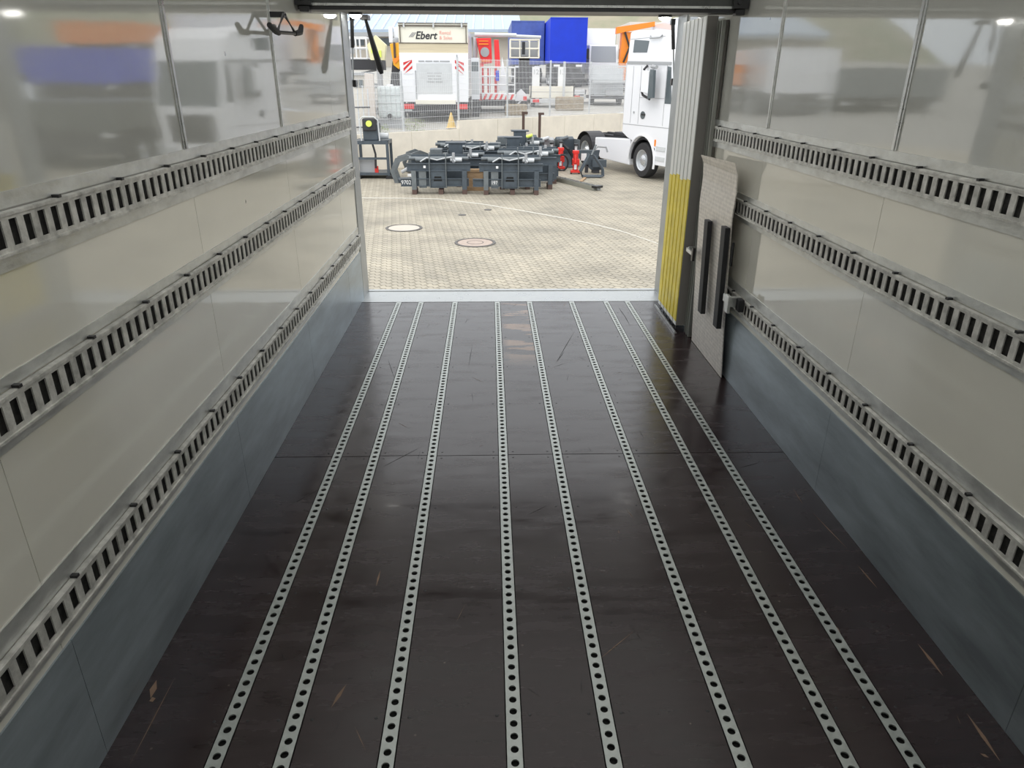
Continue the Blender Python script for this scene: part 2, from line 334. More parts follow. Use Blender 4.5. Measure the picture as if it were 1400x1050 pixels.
# ------------------------------------------------------------------ floor rails
def floor_rail_proto():
    t = thing('floor_rail', '', 'rail', (0, 0, 0), group='perforated lashing rails in the floor')
    mb = MB(); p = .0415; y = Y0 + .06; r = .0112; hw = RW / 2
    ang = [math.atan2(b, a) for a, b in [(1, -1), (1, 0), (1, 1), (0, 1), (-1, 1), (-1, 0), (-1, -1), (0, -1)]]
    mb.box(-hw, hw, Y0, y - p / 2, -.003, .0008)
    while y + p / 2 < 5.5:
        vs = []; n = 16
        for j in range(n):
            a = 2 * PI * j / n; c, s = math.cos(a), math.sin(a); k = 1 / max(abs(c) / hw, abs(s) / (p / 2))
            vs += [(k * c, y + k * s, .0008), (r * c, y + r * s, .0008), (r * c, y + r * s, -.004)]
        fs = []
        for j in range(n):
            q = (j + 1) % n; fs += [(3 * j, 3 * q, 3 * q + 1, 3 * j + 1), (3 * j + 1, 3 * q + 1, 3 * q + 2, 3 * j + 2)]
        mb.add(vs, fs); y += p
    mb.box(-hw, hw, y - p / 2, 5.503, -.003, .0008)
    mb.build('perforated_strip', [FRAIL], t)
    MB().box(-hw, hw, Y0, 5.503, -.024, -.014).box(-hw, -hw + .002, Y0, 5.503, -.014, -.0035).box(hw - .002, hw, Y0, 5.503, -.014, -.0035).build('channel', [HOLE], t)
    for yy in (.93, 1.453, 1.991, 2.516, 2.94, 2.998, 3.55, 4.1, 4.65, 5.2):
        for sx in (-1, 1):
            MB().lathe([(0, .0012), (.0035, .0012), (.005, .0002), (0, .0002)], (sx * .047, yy, 0), 'z', 8).build('screw', [BLKM], t)
    return t
ords = ['first', 'second', 'third', 'fourth', 'fifth', 'sixth', 'seventh', 'eighth']
extra = ['nearest the left wall', 'close beside the leftmost one', 'with a wide plywood strip on its right', 'left of the worn brown patches', 'right of the worn brown patches',
         'with wide plywood on both sides', 'close beside the rightmost one', 'nearest the right wall']
fp = floor_rail_proto()
for i, x in enumerate(RX):
    o = fp if i == 0 else copy_tree(fp)
    o.location.x = x; o['label'] = '%s perforated steel floor rail from the left, %s' % (ords[i], extra[i])

# ------------------------------------------------------------------ wall rails
def wall_rail(X, s, z0, zs0, zs1, z1, ya, yb, label):
    """slotted lashing rail; s = +1 projects towards +X. Flanges z0..z1, slotted face raised between them."""
    t = thing('wall_rail', label, 'rail', (X, ya, z0), group='slotted lashing rails on the side walls')
    B = lambda mb, d0, d1, y0, y1, a, b, m=0: mb.box(min(X + s * d0, X + s * d1), max(X + s * d0, X + s * d1), y0, y1, a, b, m)
    P = .0522; rung = .0245; ey = .016
    mb = MB(); B(mb, 0, .004, ya, yb, zs1 + .020, z1); mb.build('upper_flange', [GALV], t)
    mb = MB(); B(mb, 0, .004, ya, yb, z0, zs0 - .018); mb.build('lower_flange', [GALV], t)
    mb = MB()
    B(mb, .003, .0165, ya, yb, zs1 + .011, zs1 + .016); B(mb, .003, .0165, ya, yb, zs0 - .016, zs0 - .011)
    B(mb, .0145, .0165, ya, yb, zs1, zs1 + .012); B(mb, .0145, .0165, ya, yb, zs0 - .012, zs0)
    B(mb, .0165, .0195, ya, yb, zs1 + .008, zs1 + .015); B(mb, .0165, .021, ya, yb, zs0 - .016, zs0 - .010)
    y = ya
    while y < yb - .001:
        B(mb, .0125, .0163, y, min(y + rung, yb), zs0 - .001, zs1 + .001); y += P
    mb.build('slotted_face', [SLOT], t, bevel=0)
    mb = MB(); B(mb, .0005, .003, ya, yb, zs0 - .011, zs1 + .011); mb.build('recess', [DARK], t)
    y = 1.426 - .313 * 8
    cp = None
    while y < yb - .03:
        if y > ya + .02:
            if cp is None:
                m2 = MB(); B(m2, .004, .021, y - .006, y + .006, zs1 + .0155, zs1 + .023); cp = m2.build('clip', [BLKM], t); y00 = y
            else:
                c = cp.copy(); COL.objects.link(c); c.location = (0, y - y00, 0)
        y += .313
    return t
RZ = [(1.283, 1.334, 1.390, 1.443), (.930, .975, 1.033, 1.080), (.418, .466, .520, .592)]
nm = ['topmost', 'middle', 'lowest']
for (a, b, c, d), n in zip(RZ, nm):
    wall_rail(XL, 1, a, b, c, d, Y0, 5.59, n + ' of the three slotted steel rails along the left wall')
    wall_rail(XR, -1, a, b, c, d, Y0, 4.72 if n != 'lowest' else 4.72, n + ' of the three slotted steel rails along the right wall')

# ------------------------------------------------------------------ header beam, folded door, guides
hb = thing('header_beam', 'dark grey header beam across the body below the roof before the door opening', 'beam', (.2, 4.4, 2.02))
MB().box(XL + .01, XR - .03, 4.34, 4.44, 2.035, 2.30).build('beam_body', [HEAD], hb, bevel=.004)
MB().box(XL + .01, XR - .03, 4.328, 4.34, 2.032, 2.044).build('edge_strip', [ALU], hb)
MB().box(XL + .01, XR - .03, 4.335, 4.46, 2.012, 2.032).build('lower_channel', [BLKM], hb)
for x, sg in ((XL + .005, 1), (XR - .09, 1)):
    m = MB(); m.box(x, x + .085, 4.30, 4.335, 2.03, 2.12); m.cyl((x + .03, 4.29, 2.06), (x + .03, 4.30, 2.06), .012, 10); m.cyl((x + .06, 4.29, 2.09), (x + .06, 4.30, 2.09), .012, 10)
    m.box(x + .02, x + .07, 4.31, 4.37, 2.0, 2.03); m.build('end_bracket', [BLKM], hb, bevel=.003)
st = MB().box(1.155, 1.215, 4.337, 4.3395, 2.10, 2.135).build('sticker', [LGREY], hb); st['label'] = 'small pale sticker with red print'
text('sticker_print', '2016', .03, LREF, st, Matrix.Translation(Vector((1.185, 4.3365, 2.118)) - Vector((.2, 4.4, 2.02))) @ FACE, sx=.7, ext=.0003) if False else MB().box(1.165, 1.205, 4.336, 4.3372, 2.112, 2.124).build('red_print', [LREF], st)

fd = thing('folding_door', 'stack of folded narrow aluminium door leaves, yellow on the lower half, right of the opening', 'door', (1.37, 5.04, 0))
nl = 6; y = 4.755; pitch = (5.33 - 4.755) / nl
for i in range(nl):
    ya, yb = y + i * pitch + .004, y + (i + 1) * pitch - .004
    zt = 2.03; zy = 1.06 - .012 * (i % 3)
    prof = lambda a, b: [(1.345, a), (1.335, a + .008), (1.335, b - .008), (1.345, b), (1.402, b), (1.402, a)]
    lf = MB(); lf.prism([(px, py) for px, py in prof(ya, yb)], 'z', .045, zt, 0); lf = lf.build('door_leaf', [mat('leaf_aluminium_%d' % i, (.78, .79, .77), .4, .3) if i == 0 else bpy.data.materials['leaf_aluminium_0']], fd)
    yc = MB(); yc.prism([(1.3445, ya - .001), (1.3335, ya + .0075), (1.3335, yb - .0075), (1.3445, yb + .001), (1.38, yb + .001), (1.38, ya - .001)], 'z', .075, zy).build('yellow_coating', [YEL], lf)
    MB().box(1.343, 1.349, ya + .008, ya + .03, .008, .07).box(1.343, 1.36, ya + .01, ya + .05, .045, .06).build('foot_hook', [BLKM], lf)
    if i < nl - 1: MB().box(1.349, 1.400, yb, yb + .008, .05, 2.02).build('seal', [BLK], lf)
MB().box(1.336, 1.404, 4.7505, 4.7535, .05, 2.03).build('cover_sheet', [mat('dull_dark_sheet', (.30, .285, .27), .5, .2)], fd)['label'] = 'dark grey face of the nearest leaf'
MB().box(1.318, 1.334, 4.70, 5.36, .0015, .010).box(1.318, 1.322, 4.70, 5.36, .010, .02).build('floor_track', [ALU], fd)
gp = thing('guide_post', 'ribbed vertical guide profile on the right wall behind the folded door leaves', 'post', (1.42, 4.6, 0))
DG = mat('guide_metal', (.38, .39, .36), .4, .5); DBR = mat('guide_post_brown', (.15, .14, .125), .5, .2)
# guide stands on brackets at the three rails
g = MB()
for za, zb in ((.003, .415), (.60, .925), (1.085, 1.28), (1.447, 2.0)):
    g.box(1.418, XR - .0055, 4.62, 4.74, za, zb)
g.build('back_plate', [DBR], gp)
g = MB()
for k in range(3): g.box(1.395, 1.4175, 4.63 + k * .045, 4.642 + k * .045, .003, 2.0)
g.build('guide_rib', [DG], gp)

# tread plate ramp
rpz = [(0.003, 1.405), (.30, 1.392), (.60, 1.380), (.95, 1.366), (1.10, 1.372), (1.19, 1.366), (1.255, 1.345)]
rt = thing('loading_ramp', 'pale tread-plate ramp standing upright against the right wall beside the folded door', 'ramp', (1.40, 4.2, 0))
def plate(ys, zs, thick=.006):
    mb = MB(); n = len(rpz); vs = []
    def w(z):  # left/right edge in y
        t = z / 1.25
        return 3.892 + .03 * math.sin(min(1, t) * PI) * .5 + .06 * t, 4.562 + .05 * t
    for z, x in rpz:
        a, b = w(z); zz = z
        vs += [(x, a, zz), (x, b, zz - (.02 if z > 1.2 else 0)), (x + thick, a, zz), (x + thick, b, zz - (.02 if z > 1.2 else 0))]
    fs = []
    for i in range(n - 1):
        k = 4 * i; fs += [(k, k + 1, k + 5, k + 4), (k + 2, k + 3, k + 7, k + 6), (k, k + 2, k + 6, k + 4), (k + 1, k + 3, k + 7, k + 5)]
    fs += [(0, 1, 3, 2), (4 * n - 4, 4 * n - 3, 4 * n - 1, 4 * n - 2)]
    mb.add(vs, fs); return mb
plate(0, 0).build('tread_sheet', [TREAD], rt)
def onplate(px, py, x): return seen(px, py, 0, x)
for (a, b) in (((972, 301), (962, 427)), ((996, 310), (983.5, 447))):
    p = onplate(*a, 1.36); q = onplate(*b, 1.372)
    d = (p - q); m = MB(); c = (p + q) / 2
    hwid = .038
    m.add([(q.x - .0, q.y - hwid, q.z), (q.x, q.y + hwid, q.z), (p.x, p.y + hwid, p.z), (p.x, p.y - hwid, p.z),
           (q.x - .03, q.y - hwid, q.z), (q.x - .03, q.y + hwid, q.z), (p.x - .03, p.y + hwid, p.z), (p.x - .03, p.y - hwid, p.z)],
          [(0, 1, 2, 3), (4, 5, 6, 7), (0, 1, 5, 4), (1, 2, 6, 5), (2, 3, 7, 6), (3, 0, 4, 7)])
    m.build('black_strip', [BLK], rt, bevel=.003)
p = onplate(1001, 348, 1.367)
m = MB(); pts = [(p.y + .014 * math.cos(a), p.z + (.055 if math.sin(a) > 0 else -.055) + .014 * math.sin(a)) for a in [PI * k / 8 for k in range(16)]]
m.prism(pts, 'x', p.x - .004, p.x + .002); m.build('hand_slot', [HOLE], rt)
hs = thing('ramp_clamp', 'grey clamp bar on the lowest right rail holding the tread-plate ramp', 'clamp', (1.40, 3.86, .52))
m = MB(); m.box(1.345, 1.36, 3.75, 3.865, .50, .545).box(1.36, 1.415, 3.76, 3.79, .49, .55).box(1.335, 1.352, 3.74, 3.80, .46, .56); m.build('clamp_arm', [GALV], hs, bevel=.003)
MB().box(1.385, 1.415, 3.70, 3.755, .48, .55).build('clamp_foot', [BLK], hs, bevel=.004)
hs2 = thing('load_bar', 'short metal bar between the door guide and the left edge of the ramp', 'bar', (1.40, 4.6, .62))
MB().box(1.34, 1.352, 4.55, 4.70, .60, .625).box(1.352, 1.398, 4.685, 4.70, .595, .63).build('bar_body', [GALV], hs2)
MB().box(1.337, 1.354, 4.53, 4.56, .57, .655).build('bar_end', [BLKM], hs2)

# wall hook
wh = thing('wall_hook', 'black two-pronged wire hook high on the left wall near the header beam', 'hook', (XL, 4.1, 1.9))
hp = lambda x, y: seen(x, y, 0, XL + .07)
m = MB(); m.tube([hp(387, 20), hp(379, 44), hp(404, 46), hp(389, 20)], .009, 8)
m.build('hook_frame', [BLKM], wh)
for a, b in ((hp(381, 45), hp(368, 34)), (hp(403, 46), hp(412, 36))):
    MB().tube([a, (a + b) / 2 + Vector((.01, 0, -.01)), b], [.012, .015, .012], 8).build('prong', [BLK], wh, smooth=True)
a = hp(388, 20); MB().box(XL, a.x + .005, a.y - .012, a.y + .012, a.z - .012, a.z + .012).build('wall_plate', [BLKM], wh)

# two lamps in the door lintel
for i, (px, lab) in enumerate(((484, 'left'), (922, 'right'))):
    p = seen(px, 20, 2, 2.085)
    p = Vector((max(XL + .06, min(XR - .07, p.x)), 5.70, 2.085))
    t = thing('door_lamp', 'small bright round lamp under the lintel at the %s end of the doorway' % lab, 'lamp', p, group='lamps at the top corners of the doorway')
    MB().cyl(p + Vector((0, 0, .002)), p + Vector((0, 0, .0195)), .05, 20).build('lamp_housing', [BLKM], t)
    MB().lathe([(.0, -.022), (.025, -.019), (.042, -.006), (.045, .003), (0, .003)], p, 'z', 20).build('lens', [LAMP], t, smooth=True)

# gas struts and strap outside the door
def strut(a, b, label):
    a = Vector(a); b = Vector(b); t = thing('gas_strut', label, 'strut', a, group='thin gas struts outside the doorway')
    mdl = a.lerp(b, .45)
    MB().cyl(a, mdl, .014, 10).build('cylinder', [BLKM], t); MB().cyl(mdl, b, .006, 8).build('rod', [STEEL], t)
    MB().obox(b, (.05, .05, .05)).build('lower_joint', [BLKM], t, bevel=.004); MB().obox(a, (.03, .04, .04)).build('upper_joint', [BLKM], t)
strut(seen(481, 24, 1, 5.90), seen(483, 114, 1, 5.90), 'thin black gas strut hanging beside the left door post')
strut(seen(920, 30, 1, 5.90), seen(921.5, 112, 1, 5.90), 'thin black gas strut in front of the white truck cab at the right door post')
a, b = seen(499, 24, 1, 5.92), seen(522, 101, 1, 5.92)
t = thing('pull_strap', 'thick black strap slanting down from the lintel near the left door post', 'strap', a)
MB().tube([a, a.lerp(b, .35), a.lerp(b, .9), b], [.010, .018, .026, .014], 8).build('strap_body', [BLK], t, smooth=True)
MB().obox(a, (.06, .12, .03)).build('strap_anchor', [BLKM], t)

# ------------------------------------------------------------------ the yard
ZG = -1.1
# retaining wall line: X = WX(s)
WA = Vector((-6.2, 21.8, 0)); WD = Vector((1.05 - .0, .98, 0)).normalized()
P0 = Vector((-3.2, 24.46, 0)); P1 = Vector((5.9, 33.1, 0)); WD = (P1 - P0).normalized(); WN = Vector((WD.y, -WD.x, 0))
L1 = P0 - WD * 12; LS = P0 + WD * 2.95; L2 = P0 + WD * 24
struct(MB().add([(-60, -6, ZG), (60, -6, ZG), (60, 60, ZG), (-60, 60, ZG)], [(0, 1, 2, 3)]), 'paved_yard', [PAVE])
def upz(y): return 0.0 + .057 * max(0, y - 27.5)
m = MB(); a0 = L1 - WN * .1; a1 = L2 - WN * .1
# upper yard: from the wall backwards, rising
vs = []; 
q = [L1 - WD * 30, L1, LS, P1, L2, L2 + WD * 30]
for p in q: vs += [(p.x - WN.x * .1, p.y - WN.y * .1, min(upz(p.y), .28)), (p.x - 40 * WN.x, p.y - 40 * WN.y, upz(p.y - 40 * WN.y) )]
fs = [(2 * i, 2 * i + 2, 2 * i + 3, 2 * i + 1) for i in range(len(q) - 1)]
m = MB()
N = 14
for i in range(len(q) - 1):
    for j in range(N):
        def g(p, k):
            d = .1 + (80.0 * k / N); r = p - WN * d; return (r.x, r.y, upz(r.y))
        m.add([g(q[i], j), g(q[i + 1], j), g(q[i + 1], j + 1), g(q[i], j + 1)], [(0, 1, 2, 3)])
struct(m, 'upper_yard', [ASPH])
def wallseg(a, b, zt, name, step):
    m = MB(); d = (b - a); n = max(1, round(d.length / step)); e = d.normalized()
    for i in range(n):
        p = a + d * (i / n) + e * .006; r = a + d * ((i + 1) / n) - e * .006; nn = WN
        lo = ZG
        m.add([(p.x, p.y, lo), (r.x, r.y, lo), (r.x, r.y, zt), (p.x, p.y, zt)] + [((v - nn * .14).x, (v - nn * .14).y, z) for v, z in ((p, lo), (r, lo), (r, zt), (p, zt))],
              [(0, 1, 2, 3), (4, 5, 6, 7), (3, 2, 6, 7), (0, 3, 7, 4), (1, 2, 6, 5), (0, 1, 5, 4)])
    struct(m, name, [CONC])
wallseg(L1, LS, .03, 'retaining_wall_left', 2.0)
wallseg(LS, L2, .31, 'retaining_wall_right', 2.0)
# painted curve
pts = [seen(x, y, 2, ZG + .004) for x, y in ((430, 270.5), (500, 270.5), (560, 271), (600, 272), (660, 279), (720, 289), (770, 298), (810, 306), (850, 316), (897, 332), (940, 352), (980, 376))]
m = MB()
for i in range(len(pts) - 1):
    a, b = pts[i], pts[i + 1]; w = .055; n = Vector((0, w, 0))
    m.add([a - n, b - n, b + n, a + n], [(0, 1, 2, 3)])
struct(m, 'painted_line', [mat('line_paint', (.62, .60, .53), .7, nscale=20, namt=.3)])
MH = mat('manhole_concrete', (.42, .34, .29), .7, nscale=12, namt=.2); IRON = mat('cast_iron', (.11, .105, .1), .6, .3)
for x, y, r, lab in ((-1.73, 14.25, .37, 'pale round manhole cover in the paving, further left of the two'), (-.27, 12.86, .38, 'round manhole cover in the paving, nearer and browner of the two')):
    t = thing('manhole_cover', lab, 'manhole cover', (x, y, ZG), group='manhole covers in the paving')
    MB().lathe([(r - .05, .001), (r, .001), (r, .012), (r - .05, .012)], (x, y, ZG), 'z', 40).build('iron_ring', [IRON], t)
    c = MB().lathe([(0, .002), (r - .055, .002), (r - .06, .009), (0, .010)], (x, y, ZG), 'z', 40); c.build('lid', [MH if y < 13 else mat('pale_manhole', (.50, .46, .40), .7, nscale=10, namt=.1)], t)
    if y < 13: MB().lathe([(.14, .010), (.155, .010), (.155, .012), (.14, .012)], (x, y, ZG), 'z', 30).build('inner_ring', [IRON], t)
for x, y, lab in ((-.04, 16.39, 'small dark drain cap in the paving below the frames, right one'), (-.61, 15.73, 'small dark drain cap in the paving, left and nearer one')):
    tag(MB().lathe([(0, .001), (.09, .001), (.085, .012), (0, .012)], (x, y, ZG), 'z', 20).build('drain_cap', [IRON]), lab, 'drain cover', 'small drain caps')

# mesh fence on the wall
def fence(a, b, zb, zt, label, posts):
    t = thing('mesh_fence', label, 'fence', (a.x, a.y, zb)); off = -WN * .07; d = b - a; L = d.length; e = d.normalized()
    m = MB(); n = int(L / .05)
    for i in range(n + 1):
        p = a + off + e * (i * .05); m.obox((p.x, p.y, (zb + zt) / 2), (.0055, .0055, zt - zb), (0, 0, math.atan2(e.y, e.x)))
    k = max(2, round((zt - zb) / .2))
    for j in range(k + 1):
        z = zb + .03 + (zt - zb - .06) * j / k; c = a + off + d * .5
        m.obox((c.x, c.y, z), (L, .014, .007), (0, 0, math.atan2(e.y, e.x)))
    m.build('mesh_panel', [WHT], t)
    for s in posts:
        p = a + off * 1.9 + e * s; MB().obox((p.x, p.y, (zb + zt) / 2 + .01), (.06, .04, zt - zb + .04), (0, 0, math.atan2(e.y, e.x))).build('fence_post', [LGREY], t)
fence(P0 - WD * 5.0, LS, .05, 1.86, 'white wire mesh fence on the lower left part of the concrete wall', [.1, 2.5, 5.6])
fence(LS + WD * .05, LS + WD * 15, .33, 2.32, 'white wire mesh fence on the higher right part of the concrete wall', [.05, 2.5, 4.9, 7.4, 9.9, 12.4])

def wheel(t, c, r=.5, w=.3, ax='y', out=-1, name='wheel', n=28):
    """c = centre of tyre; outer face towards out*axis"""
    h = w / 2
    ty = MB().lathe([(r * .6, -h), (r * .93, -h), (r, -h * .7), (r, h * .7), (r * .93, h), (r * .6, h)], c, ax, n).build(name, [TYRE], t, smooth=True, world=False)
    o = out * h
    MB().lathe([(r * .6, o), (r * .55, o * .92), (r * .52, o * .55), (r * .34, o * .35), (r * .30, o * .75), (r * .16, o * 1.0), (0, o * 1.0), (0, -o * .5), (r * .6, -o * .5)], c, ax, n).build('rim', [RIM], ty, smooth=True, world=False)
    cc = Vector(c); m = MB()
    for j in range(10):
        a = 2 * PI * j / 10; d = {'y': Vector((math.cos(a), 0, math.sin(a))), 'x': Vector((0, math.cos(a), math.sin(a)))}[ax]; n_ = {'y': Vector((0, out, 0)), 'x': Vector((out, 0, 0))}[ax]
        m.cyl(cc + d * r * .22 + n_ * h * .72, cc + d * r * .22 + n_ * h * .88, .016, 6)
    m.build('wheel_nuts', [BLKM], ty, world=False)
    return ty

# ------------------------------------------------------------------ semi tractor (local: +x forward, visible side -y)
def tractor():
    fw = seen(875, 243, 2, ZG); u = Vector((.36537, -.93086, 0)); lf = Vector((.93086, .36537, 0))
    org = fw + lf * 1.22; rz = math.atan2(u.y, u.x)
    t = thing('semi_tractor', 'white semi-trailer tractor unit parked at the right of the yard', 'truck', (org.x, org.y, ZG), rz)
    B = lambda mb, name, ms, par=t, **k: mb.build(name, ms, par, world=False, **k)
    Yo = -1.22
    # cab body: side profile extruded, with arch cut
    arch = [(.66 * math.cos(a) + 0, .52 + .68 * math.sin(a)) for a in [PI * k / 12 for k in range(0, 13)]]  # right to left over wheel
    prof = [(-1.22, 1.25), (-1.20, 1.25)] + [(-.9, 1.12)] + [(x, max(z, .95)) for x, z in reversed(arch) if z > .95] + [(.66, .9), (.66, .45), (1.35, .45), (1.42, .9), (1.42, 2.0), (1.22, 3.2), (1.0, 3.75), (.4, 4.06), (-.9, 4.10), (-1.08, 4.05), (-1.18, 3.2)]
    B(MB().prism(prof, 'y', Yo, 1.22), 'cab', [WHTG], bevel=.04)
    s = Yo - .004
    B(MB().prism([(-.87, 3.52), (-.12, 3.50), (-.05, 3.80), (-.83, 3.86)], 'y', s - .006, s), 'sleeper_window', [GLS])
    B(MB().prism([(-1.16, 3.21), (1.15, 3.15), (1.15, 3.23), (-1.16, 3.29)], 'y', s - .012, s), 'side_trim', [GREY])
    m = MB()
    for x in (-.78, -.35, .95): m.box(x, x + .012, s - .003, s, 1.55, 3.15)
    m.box(-1.2, 1.3, s - .003, s, 1.50, 1.515); m.box(-.35, .95, s - .003, s, 2.28, 2.29); m.box(-1.15, 1.2, s - .003, s, 3.88, 3.89)
    B(m, 'panel_seams', [GREY])
    B(MB().prism([(.98, 2.15), (1.30, 2.15), (1.15, 3.1), (.98, 3.12)], 'y', s - .004, s), 'door_window', [GLS])
    B(MB().prism([(-.10 + .13 * math.cos(a), 1.80 + .11 * math.sin(a)) for a in [2 * PI * k / 16 for k in range(16)]], 'y', s - .006, s), 'handle_recess', [GLS])
    B(MB().box(-.16, .04, s - .022, s - .006, 1.80, 1.84), 'door_handle', [BLKM])
    B(MB().cyl((-.6, s - .01, 1.86), (-.6, s, 1.86), .035, 12), 'badge', [GREY])
    B(MB().add([(1.425, -1.08, 2.02), (1.425, 1.08, 2.02), (1.225, 1.05, 3.18), (1.225, -1.05, 3.18), (1.37, -1.08, 2.02), (1.37, 1.08, 2.02), (1.17, 1.05, 3.18), (1.17, -1.05, 3.18)],
               [(0, 1, 2, 3), (4, 5, 6, 7), (0, 1, 5, 4), (1, 2, 6, 5), (2, 3, 7, 6), (3, 0, 4, 7)]), 'windscreen', [GLS])
    m = MB(); m.box(1.42, 1.44, -.8, .8, 1.05, 1.8)
    B(m, 'grille', [CHAS]); B(MB().box(1.36, 1.46, -1.2, 1.2, .45, .62), 'front_bumper', [GREY])
    for yy in (-.95, .95): B(MB().box(1.41, 1.45, yy - .2, yy + .2, .70, .92), 'headlamp', [LGREY])
    # mirror
    mo = B(MB().tube([(-.02, s - .02, 3.14), (.05, s - .16, 3.06), (.06, s - .22, 2.50), (.16, s - .22, 2.36), (.50, s - .2, 2.26)], .035, 8), 'mirror', [BLKM], smooth=True)
    B(MB().prism([(.12, 2.45), (.52, 2.40), (.50, 3.0), (.14, 3.02)], 'y', s - .30, s - .20), 'mirror_housing', [WHTG], mo, bevel=.02)
    B(MB().prism([(.52, 2.26), (.76, 2.30), (.72, 3.02), (.55, 3.05)], 'y', s - .30, s - .20), 'mirror_glass', [GLS], mo, bevel=.01)
    B(MB().tube([(.25, s - .02, 3.13), (.4, s - .14, 3.12), (.70, s - .18, 3.10)], .05, 8), 'mirror_arm', [GREY], mo, smooth=True)
    B(MB().tube([(.0, s, 3.93), (.06, s - .05, 3.86), (.55, s - .05, 3.86), (.6, s, 3.93)], .02, 6), 'roof_rail', [GREY])
    # wheel arch lip and steps
    m = MB(); m.tube([(.72 * math.cos(a), s - .02, .50 + .74 * math.sin(a)) for a in [PI * k / 14 for k in range(-1, 15)]], .035, 8)
    B(m, 'wheel_arch', [WHTG], smooth=True)
    lin = MB()
    for k in range(14):
        a0, a1 = PI * k / 14, PI * (k + 1) / 14; q = [(r_ * math.cos(a_), .50 + r_ * math.sin(a_)) for r_, a_ in ((.62, a0), (.655, a0), (.655, a1), (.62, a1))]; lin.prism(q, 'y', Yo + .03, Yo + .62)
    lin.prism([(.64 * math.cos(a), .50 + .64 * math.sin(a)) for a in [PI * k / 14 for k in range(15)]], 'y', Yo + .58, Yo + .62)
    B(lin, 'arch_liner', [BLK])
    m = MB(); m.box(.74, 1.2, s - .012, s, .86, .98).box(.74, 1.2, s - .012, s, .58, .70); B(m, 'cab_step', [LGREY])
    B(MB().box(.66, .70, s - .03, s + .01, .98, 1.16), 'marker_lamp', [ORG])
    # chassis and skirt
    B(MB().box(-4.7, -1.1, -.42, -.30, .75, 1.02).box(-4.7, -1.1, .30, .42, .75, 1.02).box(-4.7, -4.6, -.4, .4, .75, 1.0).box(-1.15, 1.2, -.5, .5, .5, 1.3), 'chassis', [CHAS])
    B(MB().prism([(-2.95, .98), (-.74, 1.08), (-.72, .30), (-2.55, .34), (-2.95, .62)], 'y', Yo + .02, Yo + .30), 'side_skirt', [WHTG], bevel=.03)
    B(MB().prism([(-2.95, .98), (-.74, 1.08), (-.72, .30), (-2.55, .34), (-2.95, .62)], 'y', .92, 1.2), 'side_skirt', [WHTG], bevel=.03)
    B(MB().prism([(-2.3, 1.05), (-1.2, 1.05), (-1.2, 1.16), (-2.2, 1.12)], 'y', -.55, .55), 'catwalk', [CHAS])
    B(MB().prism([(-3.1, 1.02), (-2.2, 1.02), (-2.3, 1.14), (-3.0, 1.14)], 'y', -.42, .42).box(-2.75, -2.6, -.1, .1, 1.1, 1.17), 'fifth_wheel', [CHAS], bevel=.02)
    B(MB().box(-1.5, -1.3, -.8, .8, 1.0, 1.3).tube([(-1.4, -.5, 1.3), (-1.7, -.4, 1.55), (-1.35, -.3, 1.5)], .03, 6), 'rear_cab_bracket', [CHAS])
    for y in (-.95, .95):
        m = MB(); n = 14
        for k in range(n):
            a0 = PI * .03 + PI * .94 * k / n; a1 = PI * .03 + PI * .94 * (k + 1) / n; c = (-3.62, .52)
            for rr, r2 in ((.60, .62),):
                p = [(c[0] + rr * math.cos(a0), c[1] + rr * math.sin(a0)), (c[0] + r2 * math.cos(a0), c[1] + r2 * math.sin(a0)), (c[0] + r2 * math.cos(a1), c[1] + r2 * math.sin(a1)), (c[0] + rr * math.cos(a1), c[1] + rr * math.sin(a1))]
                m.prism(p, 'y', y - .29, y + .29)
        B(m, 'rear_fender', [CHAS])
    wheel(t, (0, -1.05, .515), .515, .32); wheel(t, (0, 1.05, .515), .515, .32, out=1)
    wheel(t, (-3.62, -.92, .515), .515, .56); wheel(t, (-3.62, .92, .515), .515, .56, out=1)
tractor()

